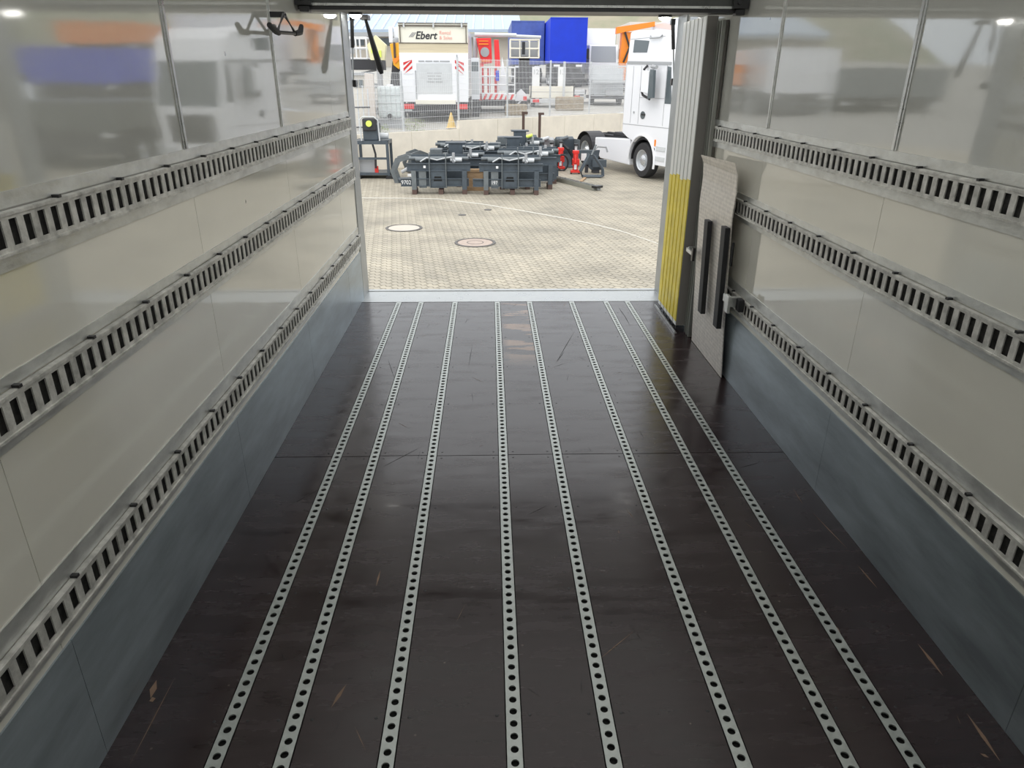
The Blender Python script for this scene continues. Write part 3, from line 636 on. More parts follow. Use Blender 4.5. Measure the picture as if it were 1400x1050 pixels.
# ------------------------------------------------------------------ white box truck seen from behind
def box_truck():
    y0 = 29.0; xc = -2.02; zg = upz(30)
    t = thing('box_truck', 'white truck with raised cream tail panel lettered Ebert, behind the mesh fence', 'truck', (xc, y0, zg), 0)
    xa, xb = -3.33, -.76
    MB().box(xa + .02, xb - .02, y0 + .06, y0 + 7.2, .95, 3.5).build('cargo_box', [WHTG], t, bevel=.03)
    MB().box(xa, xb, y0, y0 + .06, 2.55, 3.56).build('tail_panel', [CREAM], t, bevel=.01)
    MB().box(xa + .0, xb + .0, y0 - .03, y0, 2.53, 2.88).build('tan_band', [TAN], t)
    m = MB(); m.box(xa + .02, xb - .02, y0 - .05, y0 - .01, 3.44, 3.48).box(xa + .05, xa + .08, y0 - .05, y0, 2.9, 3.44).box(xb - .08, xb - .05, y0 - .05, y0, 2.9, 3.44).box(xa, xb, y0 - .05, y0 - .01, 2.87, 2.895)
    m.box(xa, xb, y0 - .04, y0, 3.54, 3.56); m.build('panel_frame', [mat('bronze_edge', (.10, .08, .06), .5)], t)
    for x in (xa + .22, xc, xb - .22): MB().box(x - .03, x + .03, y0 - .08, y0 - .04, 3.40, 3.54).build('hinge', [LGREY], t)
    MB().prism([(xa + .02, .85), (xb - .02, .85), (xb, 2.55), (xa, 2.55)], 'y', y0 - .10, y0 - .03).build('tail_lift', [WHTG], t, bevel=.01)
    MB().box(xa + .62, xb - .62, y0 - .115, y0 - .10, 1.15, 2.2).box(xa + .70, xb - .68, y0 - .12, y0 - .115, 1.7, 2.05).build('lift_panel', [LGREY], t)
    m = MB(); m.box(xa + .56, xa + .60, y0 - .13, y0 - .1, .9, 1.95); m.box(xb - .44, xb - .40, y0 - .13, y0 - .1, .9, 2.5); m.build('lift_seam', [GREY], t)
    MB().box(xa + .55, xb - .50, y0 - .35, y0 - .1, .78, .93).build('lift_platform_edge', [CREAM], t, bevel=.01)
    for x, sg in ((xa + .14, 1), (xb - .50, -1)):
        p = MB().box(x, x + .33, y0 - .115, y0 - .101, 1.82, 2.32).build('warning_plate', [WHT], t)
        m = MB()
        for k in range(3):
            z = 1.82 + k * .2 - .1
            q = [(x, z), (x + .33, z + .30), (x + .33, z + .40), (x, z + .10)] if sg > 0 else [(x, z + .30), (x + .33, z), (x + .33, z + .10), (x, z + .40)]
            q = [(a, min(2.32, max(1.82, b))) for a, b in q]; m.prism(q, 'y', y0 - .119, y0 - .1151)
        m.build('red_stripes', [LREF], p)
    T = lambda nme, body, size, m_, x, z, **k: text(nme, body, size, m_, t, Matrix.Translation(Vector((x - xc, -.125 if z < 2.5 else -.012, z - zg))) @ FACE, **k)
    T('lettering', 'Ebert', .36, INK, -2.32, 3.13, shear=.25, bold=.006)
    T('lettering', 'Rental', .17, RINK, -1.60, 3.23); T('lettering', '& Sales', .17, RINK, -1.58, 3.06)
    for z, xs, h in ((2.27, (-2.62, -2.40, -2.36, -2.10, -2.06, -1.86, -1.82, -1.45), .022), (1.86, (-2.32, -2.1, -2.06, -1.76), .016), (1.76, (-2.30, -2.02, -1.98, -1.80), .016), (1.66, (-2.28, -2.12, -2.08, -1.78), .016), (1.56, (-2.33, -2.05, -2.01, -1.74), .016)):
        m = MB()
        for q in range(0, len(xs), 2): m.box(xs[q], xs[q + 1], y0 - .124, y0 - .1201, z - h, z + h)
        m.build('faint_print_line', [GREY], t)
    m = MB()
    for k in range(3): m.prism([(-2.95 + k * .06, 3.08), (-2.92 + k * .06, 3.08), (-2.78 + k * .06, 3.24), (-2.81 + k * .06, 3.24)], 'y', y0 - .012, y0 - .001)
    m.build('logo_mark', [GINK], t)
    MB().box(xa + .05, xb - .05, y0 - .02, y0 + .1, .45, .8).build('rear_bumper', [CHAS], t); MB().box(xa + .4, xb - .4, y0 + .2, y0 + 7, .45, .95).build('chassis', [CHAS], t)
    for x in (xa + .06, xb - .46): MB().box(x, x + .4, y0 - .06, y0 - .02, .60, .78).build('tail_lamp', [RED], t)
    m = MB().box(xa + .1, xa + .38, y0 - .06, y0 - .03, .85 - .32, .58); m.build('number_plate', [LGREY], t)
    for x, o in ((xa + .25, -1), (xb - .25, 1)):
        for yy in (2.0, 5.8): wheel(t, (x - xc, yy, .46), .46, .42, ax='x', out=o)
    MB().box(xa + .05, xb - .05, y0 + 7.25, y0 + 9.0, zg + .4, zg + 2.9).build('cab', [WHTG], t, bevel=.1)
box_truck()

# ------------------------------------------------------------------ far vehicles
def curtain_truck(name, label, x0, x1, y, z0, z1, ln, m_, zg, cabin=False):
    t = thing(name, label, 'truck', ((x0 + x1) / 2, y, zg)); xc = (x0 + x1) / 2
    MB().box(x0, x1, y, y + ln, z0, z1).build('cargo_box', [m_], t, bevel=.03)
    MB().box(x0 + .3, x1 - .3, y + .2, y + ln, zg + .6, z0).build('chassis', [CHAS], t)
    MB().box(x0 + .1, x1 - .1, y - .02, y + .15, zg + .45, zg + .7).build('rear_bumper', [CHAS], t)
    MB().box(x0, x1, y - .02, y, z0 - .02, z0 + .08).box(x0, x1, y - .02, y, z1 - .06, z1).build('frame_edge', [m_], t)
    for x in (x0 + .25, x1 - .65): MB().box(x, x + .4, y - .06, y - .02, z0 - .22, z0 - .1).build('tail_lamp', [WHT], t)
    for xx, o in ((x0 + .28, -1), (x1 - .28, 1)):
        for yy in (1.4, 2.6): wheel(t, (xx - xc, yy, .5), .5, .42, ax='x', out=o, n=18)
    return t
curtain_truck('box_truck', 'bright blue box truck seen from behind beyond the fence', 3.82, 6.12, 48, 2.62, 5.15, 7, BLU, upz(48))
curtain_truck('curtain_trailer', 'duller blue curtain-sided trailer left of the bright blue box truck', 1.55, 3.76, 52, 2.6, 5.22, 9, BLU2, upz(52))
def white_truck():
    y = 50; zg = upz(50); x0, x1 = 6.55, 8.45; xc = (x0 + x1) / 2
    t = thing('delivery_truck', 'white truck facing the camera between the blue truck and the white cab', 'truck', (xc, y, zg))
    MB().box(x0 - .25, x1 + .1, y + 2.0, y + 7, 2.0, 4.8).build('cargo_box', [WHTG], t, bevel=.03)
    MB().prism([(y, 1.7), (y, 2.7), (y + .25, 3.75), (y + 1.9, 3.8), (y + 1.9, 1.7)], 'x', x0, x1).build('cab', [WHTG], t, bevel=.06)
    MB().add([(x0 + .12, y - .02, 2.72), (x1 - .12, y - .02, 2.72), (x1 - .16, y + .2, 3.66), (x0 + .16, y + .2, 3.66), (x0 + .12, y + .1, 2.72), (x1 - .12, y + .1, 2.72), (x1 - .16, y + .3, 3.66), (x0 + .16, y + .3, 3.66)],
             [(0, 1, 2, 3), (4, 5, 6, 7), (0, 1, 5, 4), (2, 3, 7, 6), (1, 2, 6, 5), (0, 3, 7, 4)]).build('windscreen', [mat('grey_glass', (.3, .32, .34), .1)], t)
    MB().box(x0 + .05, x1 - .05, y - .05, y, 1.65, 1.95).build('bumper', [GREY], t); MB().box(x0 + .3, x1 - .3, y - .02, y, 2.1, 2.35).build('grille', [GREY], t)
    for x in (x0 - .2, x1 + .03): MB().box(x, x + .17, y - .1, y + .1, 2.9, 3.5).build('mirror', [BLKM], t)
    for x in (x0 + .1, x1 - .4): MB().box(x, x + .3, y - .03, y, 2.05, 2.25).build('headlamp', [LGREY], t)
    MB().box(x0 + .5, x1 - .5, y + .5, y + 7, zg + .5, 1.95).build('chassis', [CHAS], t)
    for xx, o in ((x0 + .2, -1), (x1 - .2, 1)):
        for yy in (1.0, 5.0): wheel(t, (xx - xc, yy, .45), .45, .3, ax='x', out=o, n=18)
white_truck()
def flat(name, label, cat, parts, loc, group=None):
    t = thing(name, label, cat, loc, group=group)
    for n_, mb, ms in parts: mb.build(n_, ms, t)
    return t
# far white box behind the tractor roof, orange crane truck
flat('box_trailer', 'pale box trailer far away above the tractor cab', 'trailer', [('cargo_box', MB().box(10.9, 14.8, 60, 66, 3.0, 5.75), [mat('beige_box', (.66, .60, .54), .5)]), ('chassis', MB().box(11.2, 14.5, 60.3, 65.5, upz(62) + .1, 3.0), [CHAS])], (12.8, 60, upz(60)))
flat('crane_truck', 'orange crane truck between the small white truck and the tractor cab', 'truck', [
    ('crane_column', MB().box(7.75, 8.3, 45, 45.6, 1.5, 4.2), [ORG]), ('boom', MB().prism([(7.4, 4.1), (7.4, 4.45), (9.6, 4.75), (9.6, 4.5)], 'y', 44.9, 45.3), [ORG]),
    ('chassis', MB().box(7.6, 9.2, 45, 49, 1.3, 1.6), [CHAS]), ('hose', MB().tube([(7.9, 44.9, 4.2), (8.2, 44.8, 3.4), (7.9, 44.85, 2.6)], .06, 6), [BLK]), ('outrigger', MB().box(7.7, 7.9, 44.7, 44.9, 1.05, 2.0), [ORG])], (8.0, 45, upz(45)))
# boom lift basket (silver)
def cage(mb, x0, x1, y0, y1, z0, z1, nx, nz, r=.02, m=0, ny=1):
    for i in range(nx + 1):
        x = x0 + (x1 - x0) * i / nx
        for y in (y0, y1): mb.cyl((x, y, z0), (x, y, z1), r, 6, m)
    for j in range(nz + 1):
        z = z0 + (z1 - z0) * j / nz
        for y in (y0, y1): mb.cyl((x0, y, z), (x1, y, z), r, 6, m)
        for x in (x0, x1): mb.cyl((x, y0, z), (x, y1, z), r, 6, m)
    return mb
t = thing('work_platform', 'grey work platform truck with railed basket left of the blue trucks', 'lift', (1.75, 36.95, upz(36.95)))
MB().box(1.05, 2.5, 36.97, 37.75, 2.6, 2.68).build('basket_floor', [CHAS], t)
cage(MB(), 1.05, 2.42, 36.95, 37.75, 2.62, 3.4, 3, 2, .035).build('basket_rail', [CREAM], t)
MB().box(1.08, 2.40, 37.69, 37.72, 2.7, 3.35).build('basket_panel', [GREY], t)
MB().tube([(1.0, 36.95, 3.55), (2.5, 36.95, 3.50)], .07, 8).build('canopy_tube', [LGREY], t)
MB().box(1.6, 1.75, 36.85, 36.95, 2.75, 3.3).build('control_box', [BLKM], t)
MB().box(.9, 2.6, 37.25, 39.95, 1.0, 1.5).box(1.5, 2.0, 37.45, 38.15, 1.5, 2.6).build('carrier', [CHAS], t)
for xx, o in ((-.7, -1), (.75, 1)):
    for yy in (.8, 2.4): wheel(t, (xx, yy, .42), .42, .25, ax='x', out=o, n=18)
# red boom machine
t = thing('aerial_lift', 'bright red tracked aerial lift with white basket behind the fence', 'lift', (.3, 33, upz(33)))
MB().prism([(-.52, 3.25), (.12, 3.27), (.16, 2.3), (-.30, 2.25)], 'y', 33, 33.3).build('mast_plate', [RED], t, bevel=.02)
MB().prism([(-.15 + .19 * math.cos(a), 2.72 + .19 * math.sin(a)) for a in [2 * PI * k / 16 for k in range(16)]], 'y', 32.97, 32.999).build('mast_opening', [GREY], t)
MB().box(-.40, .0, 32.96, 32.999, 3.0, 3.05).box(-.40, .0, 32.96, 32.999, 3.12, 3.16).box(-.30, .05, 32.96, 32.999, 2.35, 2.40).build('mast_stripes', [ORG], t)
MB().prism([(.28, 2.1), (.52, 2.1), (.44, 3.2), (.24, 3.2)], 'y', 32.9, 33.2).build('boom', [RED], t, bevel=.02)
MB().tube([(-.58, 33.2, 3.4), (1.2, 33.2, 3.38)], .08, 8).tube([(-.55, 33.3, 3.3), (-.58, 33.3, 2.5)], .10, 8).build('hydraulic_pipe', [LGREY], t)
MB().box(-.35, -.20, 33, 33.2, 1.1, 2.3).box(.25, .45, 32.95, 33.15, 1.1, 2.1).box(-.05, .08, 32.95, 33.15, 1.1, 2.1).build('support_leg', [RED], t)
MB().prism([(.46, 1.2), (.86, 1.2), (.70, 2.0), (.58, 2.55)], 'y', 32.8, 32.9).build('white_shield', [WHTG], t)
cage(MB(), -.32, 1.12, 32.5, 32.9, 1.1, 2.12, 4, 3, .028).build('basket_rail', [WHT], t)
MB().box(.30, .45, 32.45, 32.49, 1.6, 2.0).build('blue_label', [BLU], t)
MB().box(-.6, 1.15, 32.7, 34.6, .6, 1.0).build('undercarriage', [CHAS], t); MB().box(-.66, -.3, 32.6, 32.7, .82, 1.1).build('red_bumper', [RED], t)
MB().box(-.3, 1.15, 32.45, 32.5, .86, 1.08).build('warning_board', [WHT], t)
m = MB()
for k in range(6): m.prism([(-.25 + k * .23, .86), (-.15 + k * .23, .86), (-.05 + k * .23, 1.08), (-.15 + k * .23, 1.08)], 'y', 32.44, 32.449)
m.build('warning_stripes', [RED], t)
for x in (-.5, .85): MB().prism([(32.7, .33), (34.5, .33), (34.7, .6), (34.5, .85), (32.7, .85), (32.5, .6)], 'x', x - .15, x + .15).build('crawler_track', [TYRE], t)
# van behind the red lift's left
flat('delivery_van', 'white van with dark side windows between the lettered truck and the red lift', 'van', [
    ('body', MB().box(-.70, -.37, 31.0, 32.3, .9, 2.45), [WHTG]), ('window', MB().box(-.68, -.41, 30.97, 31.0, 1.95, 2.3), [GLS]), ('lower_panel', MB().box(-.69, -.39, 30.98, 31.0, 1.1, 1.9), [LGREY]), ('skirt', MB().box(-.68, -.4, 31.05, 32.25, upz(31) + .02, .9), [CHAS])], (-.55, 31, upz(31)))
# left group: lift platform
t = thing('scissor_lift', 'white railed scissor lift platform over a dark carrier at far left', 'lift', (-5.2, 32, upz(32)))
cage(MB(), -6.3, -5.0, 32, 33, 2.42, 3.2, 3, 2, .035).build('railing', [WHT], t)
MB().box(-5.72, -5.5, 31.95, 32.0, 2.6, 3.1).build('control_box', [GREY], t)
MB().box(-6.4, -4.45, 32, 33.5, 2.0, 2.38).build('platform_deck', [CHAS], t)
m = MB()
for k in range(5): m.obox((-5.3, 32.3, .55 + k * .33), (1.7, .08, .08), (0, .2 * (1 if k % 2 else -1), 0))
m.build('scissor_arms', [GREY], t); MB().box(-6.2, -4.5, 32.05, 33.4, .25, .5).build('base', [CHAS], t)
# yellow machine
t = thing('loader_crane', 'yellow and orange folded loading crane left of the lettered truck', 'crane', (-3.62, 30.2, upz(30)))
MB().prism([(-3.82, 2.9), (-3.45, 2.95), (-3.42, 2.2), (-3.52, 2.0), (-3.72, 2.15)], 'y', 30.2, 30.5).build('folded_boom', [mat('amber_paint', (.85, .42, .02), .4)], t, bevel=.02)
MB().box(-3.68, -3.6, 30.15, 30.19, 2.4, 2.95).build('hose_bundle', [DWOOD], t)
MB().prism([(-3.75, 2.35), (-3.65, 2.2), (-3.42, 2.4), (-3.42, 2.5)], 'y', 30.15, 30.19).build('reflector_stripe', [ORG], t)
MB().lathe([(0, 3.15), (.12, 3.1), (.15, 3.0), (.12, 2.9), (0, 2.88)], (-3.58, 30.35, 0), 'z', 14).build('rotator', [GREY], t, smooth=True)
MB().box(-3.85, -3.70, 30.3, 30.5, 2.95, 3.5).box(-3.66, -3.5, 30.4, 30.6, 3.1, 3.5).build('white_column', [WHT], t)
MB().prism([(-3.95, 1.4), (-3.42, 1.4), (-3.45, 2.1), (-3.8, 2.3)], 'y', 30.6, 31.0).box(-3.9, -3.42, 30.6, 31.2, upz(30), 1.4).build('crane_base', [CHAS], t)
flat('signal_crane', 'pale yellow machine head behind the slanting strap', 'machine', [
    ('head', MB().prism([(-4.75, 2.35), (-4.2, 2.35), (-4.1, 2.9), (-4.5, 3.25), (-4.85, 2.9)], 'y', 31.2, 31.6), [mat('pale_yellow', (.75, .72, .45), .5)]), ('mast', MB().box(-4.55, -4.35, 31.3, 31.5, upz(31), 2.35), [GREY]), ('mark', MB().box(-4.7, -4.5, 31.17, 31.2, 2.6, 2.8).box(-4.4, -4.3, 31.17, 31.2, 2.45, 2.7), [LIME])], (-4.4, 31.3, upz(31)))
# beige kiosk, slab column, IBC tank, ladder rack
flat('kiosk', 'beige cabin roof with two small dark windows at the left edge', 'cabin', [
    ('wall', MB().box(-5.2, -4.22, 26.2, 27.6, .0, 1.76), [mat('beige_wall', (.66, .62, .55), .7)]), ('roof', MB().box(-5.3, -4.12, 26.1, 27.7, 1.76, 1.84), [GREY]),
    ('window', MB().box(-4.62, -4.48, 26.17, 26.2, 1.38, 1.62), [GLS]), ('window', MB().box(-4.44, -4.30, 26.17, 26.2, 1.38, 1.62), [GLS])], (-4.7, 26.9, 0))
tag(MB().prism([(-4.20, .02), (-3.90, .02), (-3.88, 1.80), (-4.16, 1.83)], 'y', 25.75, 25.95).build('concrete_slab', [mat('warm_slab', (.60, .54, .49), .8)], bevel=.01), 'upright beige slab between the cabin and the wrapped tank', 'slab')
t = thing('water_tank', 'whitish plastic tank in a wire cage behind the fence left of the lettered truck', 'tank', (-3.45, 26.9, 0))
MB().box(-3.92, -3.12, 26.6, 27.4, .38, 1.42).build('tank_body', [PLAT], t, bevel=.09)
cage(MB(), -3.95, -3.09, 26.57, 27.43, .34, 1.42, 5, 4, .012).build('wire_cage', [LGREY], t)
MB().box(-3.98, -3.06, 26.55, 27.45, .0, .15).box(-3.95, -3.1, 26.6, 27.4, .15, .33).build('pallet', [GREY], t); MB().cyl((-3.5, 26.5, .45), (-3.5, 26.6, .45), .08, 12).build('outlet', [CHAS], t)
MB().cyl((-3.5, 27, 1.42), (-3.5, 27, 1.48), .12, 14).build('cap', [WHT], t)
t = thing('tube_rack', 'rack of upright white tubes before the beige cabin', 'rack', (-4.4, 25.4, 0))
for k in range(5):
    x = -4.75 + k * .17; MB().cyl((x, 25.4, .02), (x + .03, 25.45, 1.35 + .1 * (k % 2)), .02, 8).build('tube', [LGREY], t)
MB().box(-4.85, -4.0, 25.38, 25.45, .75, .80).box(-4.85, -4.0, 25.38, 25.45, .12, .17).build('cross_bar', [CHAS], t)
# shrubs
def shrub(x, y, z, r, label, n=160):
    m = MB()
    for i in range(n):
        a = random.uniform(0, 2 * PI); b = random.uniform(0, 1) ** .5 * r; h = random.uniform(.0, r * .9)
        c = Vector((x + b * math.cos(a), y + b * math.sin(a) * .6, z + h)); d = Vector((random.uniform(-1, 1), random.uniform(-1, 1), random.uniform(.2, 1))).normalized() * .09
        e = Vector((-d.y, d.x, .02)).normalized() * .02; m.add([c - e, c + d * .5 + e * .5, c + d, c + e], [(0, 1, 2, 3)])
    t = thing('weed_clump', label, 'plant', (x, y, z)); m.build('leaves', [GREEN], t)
    MB().tube([(x, y, z), (x + .02, y, z + r * .5)], .01, 5).build('stem', [DWOOD], t)
shrub(-2.6, 25.9, .0, .42, 'yellow-green weeds growing behind the fence below the plastic tank', 220)
shrub(-3.6, 24.9, 0, .3, 'small weed clump behind the fence beside the dark machine')
tag(MB().lathe([(.0, .52), (.03, .5), (.16, .03), (.2, 0.0), (0, 0)], (-1.35, 26.75, .06), 'z', 16).build('marker_cone', [mat('ochre', (.72, .50, .15), .6)]), 'small ochre cone behind the fence below the lettered truck', 'cone')

# right side behind fence: trailers, cages, boards, bales
def gitter(name, label, x0, x1, y, z0, z1, zg, trailer=True, mt=LGREY):
    t = thing(name, label, 'trailer', ((x0 + x1) / 2, y, zg)); xc = (x0 + x1) / 2
    for i in range(2):
        za = z0 + (z1 - z0) * i / 2; m = MB(); cage(m, x0, x1, y, y + 1.4, za + .03, za + (z1 - z0) / 2 - .03, 14, 7, .011); m.build('wire_side', [mt], t)
        MB().box(x0, x1, y - .02, y, za + (z1 - z0) / 2 - .08, za + (z1 - z0) / 2 - .01).box(x0, x1, y, y + 1.4, za, za + .03).build('cage_edge', [mt], t)
    MB().box(x0 + .02, x1 - .02, y + .7, y + .72, z0, z1 - .1).build('inner_sheet', [mt], t)
    MB().box(x0, x1, y, y + 2.2, z0 - .14, z0).build('deck', [CHAS], t)
    for xx, o in ((x0 + .12 - xc, -1), (x1 - .12 - xc, 1)): wheel(t, (xx, .9, .3), .3, .2, ax='x', out=o, n=16)
    return t
t = gitter('cage_trailer', 'trailer with tall galvanised mesh sides left of the white tractor cab', 4.95, 6.55, 36.2, .95, 2.3, upz(36))
MB().box(5.6, 6.4, 36.1, 36.15, .98, 1.2).build('ladder_bar', [GREY], t)
def low_trailer(label, x0, x1, y, z0, z1, zg, m_=CREAM):
    t = thing('flatbed_trailer', label, 'trailer', ((x0 + x1) / 2, y, zg)); xc = (x0 + x1) / 2
    MB().box(x0, x1, y, y + .05, z0, z1).box(x0, x0 + .05, y, y + 1.2, z0, z1).box(x1 - .05, x1, y, y + 1.2, z0, z1).build('side_board', [m_], t)
    MB().box(x0, x1, y + .05, y + 1.2, z0 - .02, z0 + .03).build('bed', [m_], t)
    MB().box(x0, x1, y - .01, y, (z0 + z1) / 2 - .008, (z0 + z1) / 2 + .008).build('board_seam', [GREY], t)
    MB().box(x0, x1, y - .03, y, z0 - .22, z0 - .05).build('lamp_bar', [LGREY], t); MB().box(x0 + .1, x0 + .4, y - .05, y - .03, z0 - .2, z0 - .06).build('tail_lamp', [RED], t)
    for xx, o in ((x0 + .15 - xc, -1), (x1 - .15 - xc, 1)): wheel(t, (xx, .7, .3), .3, .2, ax='x', out=o, n=16)
low_trailer('low cream-white flatbed trailer behind the fence, nearest of the trailers', 1.95, 4.0, 35.2, .88, 1.38, upz(35))
low_trailer('small white trailer with red lamp between the cream trailer and mesh-sided trailer', 4.1, 4.8, 37.2, 1.0, 1.2, upz(37), WHT)
flat('signal_trailer', 'white rounded trailer nose with red lamp left of the cream trailer', 'trailer', [
    ('body', MB().prism([(1.2, .75), (1.75, .75), (1.7, 1.05), (1.5, 1.25), (1.3, 1.1)], 'y', 34.5, 35.2), [WHTG]), ('drawbar', MB().tube([(1.5, 34.6, .8), (1.2, 33.9, .5)], .04, 6), [GREY]), ('lamp', MB().box(1.58, 1.74, 34.46, 34.5, .78, .95), [RED]), ('chassis', MB().box(1.2, 1.8, 34.6, 35.2, .42, .75), [CHAS])], (1.5, 34.8, upz(34.8)))
BRN = mat('straw_brown', (.36, .29, .20), .9, nscale=14, namt=.4)
for x0, x1, y, z0, z1, lab in ((.69, 1.62, 31.6, .26, .70, 'low brown bale behind the fence left of the tail of the cream trailer'), (3.05, 4.3, 33.9, .37, .95, 'larger brown bale behind the fence below the cream trailer')):
    tag(MB().box(x0, x1, y, y + .6, z0, z1).build('straw_bale', [BRN], bevel=.05), lab, 'bale', 'brown bales behind the fence')
for px, pz, num, lab in ((2.27, 1.28, '12', 'white upright parking board below the grey basket truck'), (3.52, 1.28, '13', 'white upright parking board numbered 13 below the blue truck')):
    t = thing('parking_board', lab, 'sign', (px, 36.6, upz(36.6)), group='white parking boards')
    MB().box(px - .18, px + .18, 36.6, 36.68, upz(36.6), 2.22).build('board', [WHT], t)
    text('number', num, .3, GREY, t, Matrix.Translation((0, -.006, 1.98 - upz(36.6))) @ FACE)
tag(MB().box(3.42, 3.52, 34.9, 35.0, upz(34.9), 2.42).build('thin_post', [LGREY]), 'thin pale post beside the board numbered 13', 'post')
# two far people-like bits at blue truck are small coloured hoses: omit

# ------------------------------------------------------------------ front attachments
def frame_proto(kind=0):
    t = thing('mounting_frame', '', 'attachment', (0, 0, ZG), group='blue-grey machine mounting frames standing in rows on timber blocks')
    B = lambda mb, n_, ms, **k: mb.build(n_, ms, t, world=False, **k)
    for z0, xa, xb in ((.58, -.95, .95), (.20, -1.15, .9)):
        m = MB(); m.box(xa, xb, -.02, .0, z0, z0 + .2).box(xa, xb, -.08, .0, z0 + .18, z0 + .2).box(xa, xb, -.08, 0, z0, z0 + .02)
        B(m, 'upper_beam' if z0 > .5 else 'lower_beam', [ATT])
    for x in (-.27, .22): B(MB().prism([(-.12, .16), (.35, .16), (.35, .8), (.1, 1.0), (-.12, 1.0)], 'x', x - .012, x + .012), 'side_plate', [ATT2])
    if kind: B(MB().box(-.25, .20, .02, .34, .5, 1.16).box(-.35, .30, .0, .36, 1.16, 1.20), 'gear_block', [ATT], bevel=.01); B(MB().box(-.85, -.45, .05, .4, .78, 1.02), 'side_box', [ATT2], bevel=.02)
    B(MB().prism([(-.25, .16), (.20, .16), (.20, .62), (-.25, .62)], 'y', -.06, -.03).box(-.17, .12, -.03, .0, .62, .64), 'centre_plate', [ATT])
    B(MB().prism([(-.16, .33), (.10, .33), (.07, .45), (-.13, .45)], 'y', -.062, -.0601), 'opening', [HOLE])
    B(MB().box(-.82, -.68, -.1, .12, .12, .6).box(-.6, -.38, -.06, .10, .16, .58), 'left_leg', [ATT2])
    B(MB().box(.70, .84, -.1, .1, .12, .6), 'right_leg', [ATT])
    B(MB().tube([(-.9, .3, .86), (.9, .3, .86)], .05, 10), 'rear_tube', [ATT2], smooth=True)
    B(MB().tube([(-.55, .1, .80), (-.35, .05, .90), (-.05, .1, .84), (.4, .1, .92), (.5, .05, .80)], .02, 8), 'hydraulic_hose', [ATT2 if kind else LGREY], smooth=True)
    B(MB().cyl((-.7, .15, .84), (-.38, .15, .84), .06, 12), 'lift_cylinder', [ATT2], smooth=True); B(MB().cyl((.35, .15, .84), (.7, .15, .84), .055, 12), 'tilt_cylinder', [LGREY], smooth=True)
    B(MB().box(-.85, .85, .42, .46, .3, .95), 'rear_sheet', [ATT]); B(MB().box(-.45, -.38, -.082, -.081, .66, .72), 'white_tag', [WHT]); B(MB().cyl((.45, .1, .78), (.45, .1, 1.02), .045, 10), 'locking_pin', [GREY])
    for x in (-.75, .05, .77): B(MB().box(x - .07, x + .07, -.1, .45, .002, .12), 'timber_block', [DWOOD])
    return t
fpz = frame_proto()
fpk = frame_proto(1)
spots = [(-1.31, 18.85, .02, 0, 'nearest left mounting frame, carrying white number 9702 on its lower beam'), (.56, 18.75, -.02, 0, 'nearest right mounting frame, numbered 197 on its lower beam'),
         (1.0, 19.75, .0, 0, 'mounting frame directly behind the nearest right one'), (-.90, 20.2, .03, 1, 'mounting frame with tall gear block behind the nearest left one'),
         (1.22, 20.9, -.03, 0, 'rightmost mounting frame in the third row, beside the red jacks'), (-.45, 21.4, .03, 0, 'mounting frame at the left of the third row'), (.75, 22.2, .02, 1, 'mounting frame with tall gear block in the middle towards the wall'),
         (-.92, 22.85, -.04, 0, 'mounting frame in the back row, left one'), (1.0, 23.3, .02, 1, 'mounting frame with tall gear block in the back row, nearest the thin poles')]
usedk = set()
for i, (x, y, a, kd, lab) in enumerate(spots):
    src = fpk if kd else fpz
    o = src if kd not in usedk else copy_tree(src)
    usedk.add(kd)
    o.location = (x, y, ZG); o.rotation_euler.z = a; o['label'] = lab; o.scale = (.86, 1, 1.0 if i < 2 else (.98 + .05 * (i % 3)))
text('number_marking', '9702', .15, WHT, fpz, Matrix.Translation((-.985, -.085, .30)) @ FACE)
text('number_marking', '197', .13, WHT, [o for o in bpy.data.objects if o.get('label', '').startswith('nearest right mounting')][0], Matrix.Translation((-.50, -.088, .30)) @ FACE)
tag(MB().box(-.60, .0, 19.40, 19.52, ZG + .002, ZG + .5).box(-.62, .04, 19.38, 19.54, ZG + .5, ZG + .56).build('timber_crate', [WOOD]), 'bare timber crate between the two nearest mounting frames', 'crate')

# other attachments on the left
def claw(x, y, z, s, label, rz=0):
    t = thing('grab_bucket', label, 'attachment', (x, y, z), rz)
    B = lambda mb, n_, ms, **k: mb.build(n_, ms, t, world=False, **k)
    out = [(-.5, 0), (-.62, .35), (-.45, .72), (-.1, .82), (.2, .7)]; inn = [(.1, .6), (-.1, .68), (-.36, .6), (-.48, .33), (-.38, 0)]
    for yy in (-.3, .3): B(MB().prism([(a * s, b * s + .002) for a, b in out + inn], 'y', (yy - .04) * s, (yy + .04) * s), 'side_arm', [ATT2])
    B(MB().prism([(.15 * s, .72 * s), (.22 * s, .70 * s), (.55 * s, .06 * s), (.45 * s, .06 * s)], 'y', -.28 * s, .28 * s), 'back_plate', [ATT])
    B(MB().box(-.5 * s, .5 * s, -.3 * s, .3 * s, .01, .10 * s), 'base_bar', [ATT])
    B(MB().cyl((-.3 * s, -.1 * s, .3 * s), (.25 * s, -.1 * s, .62 * s), .05 * s, 10), 'piston', [LGREY])
    B(MB().box(-.1 * s, .02 * s, -.35 * s, -.341 * s, .2 * s, .28 * s), 'white_tag', [WHT])
claw(-2.25, 21.2, ZG, .95, 'curved dark grab attachment left of the mounting frames'); claw(-2.2, 23.5, ZG, .85, 'smaller dark grab attachment near the concrete wall', .4)
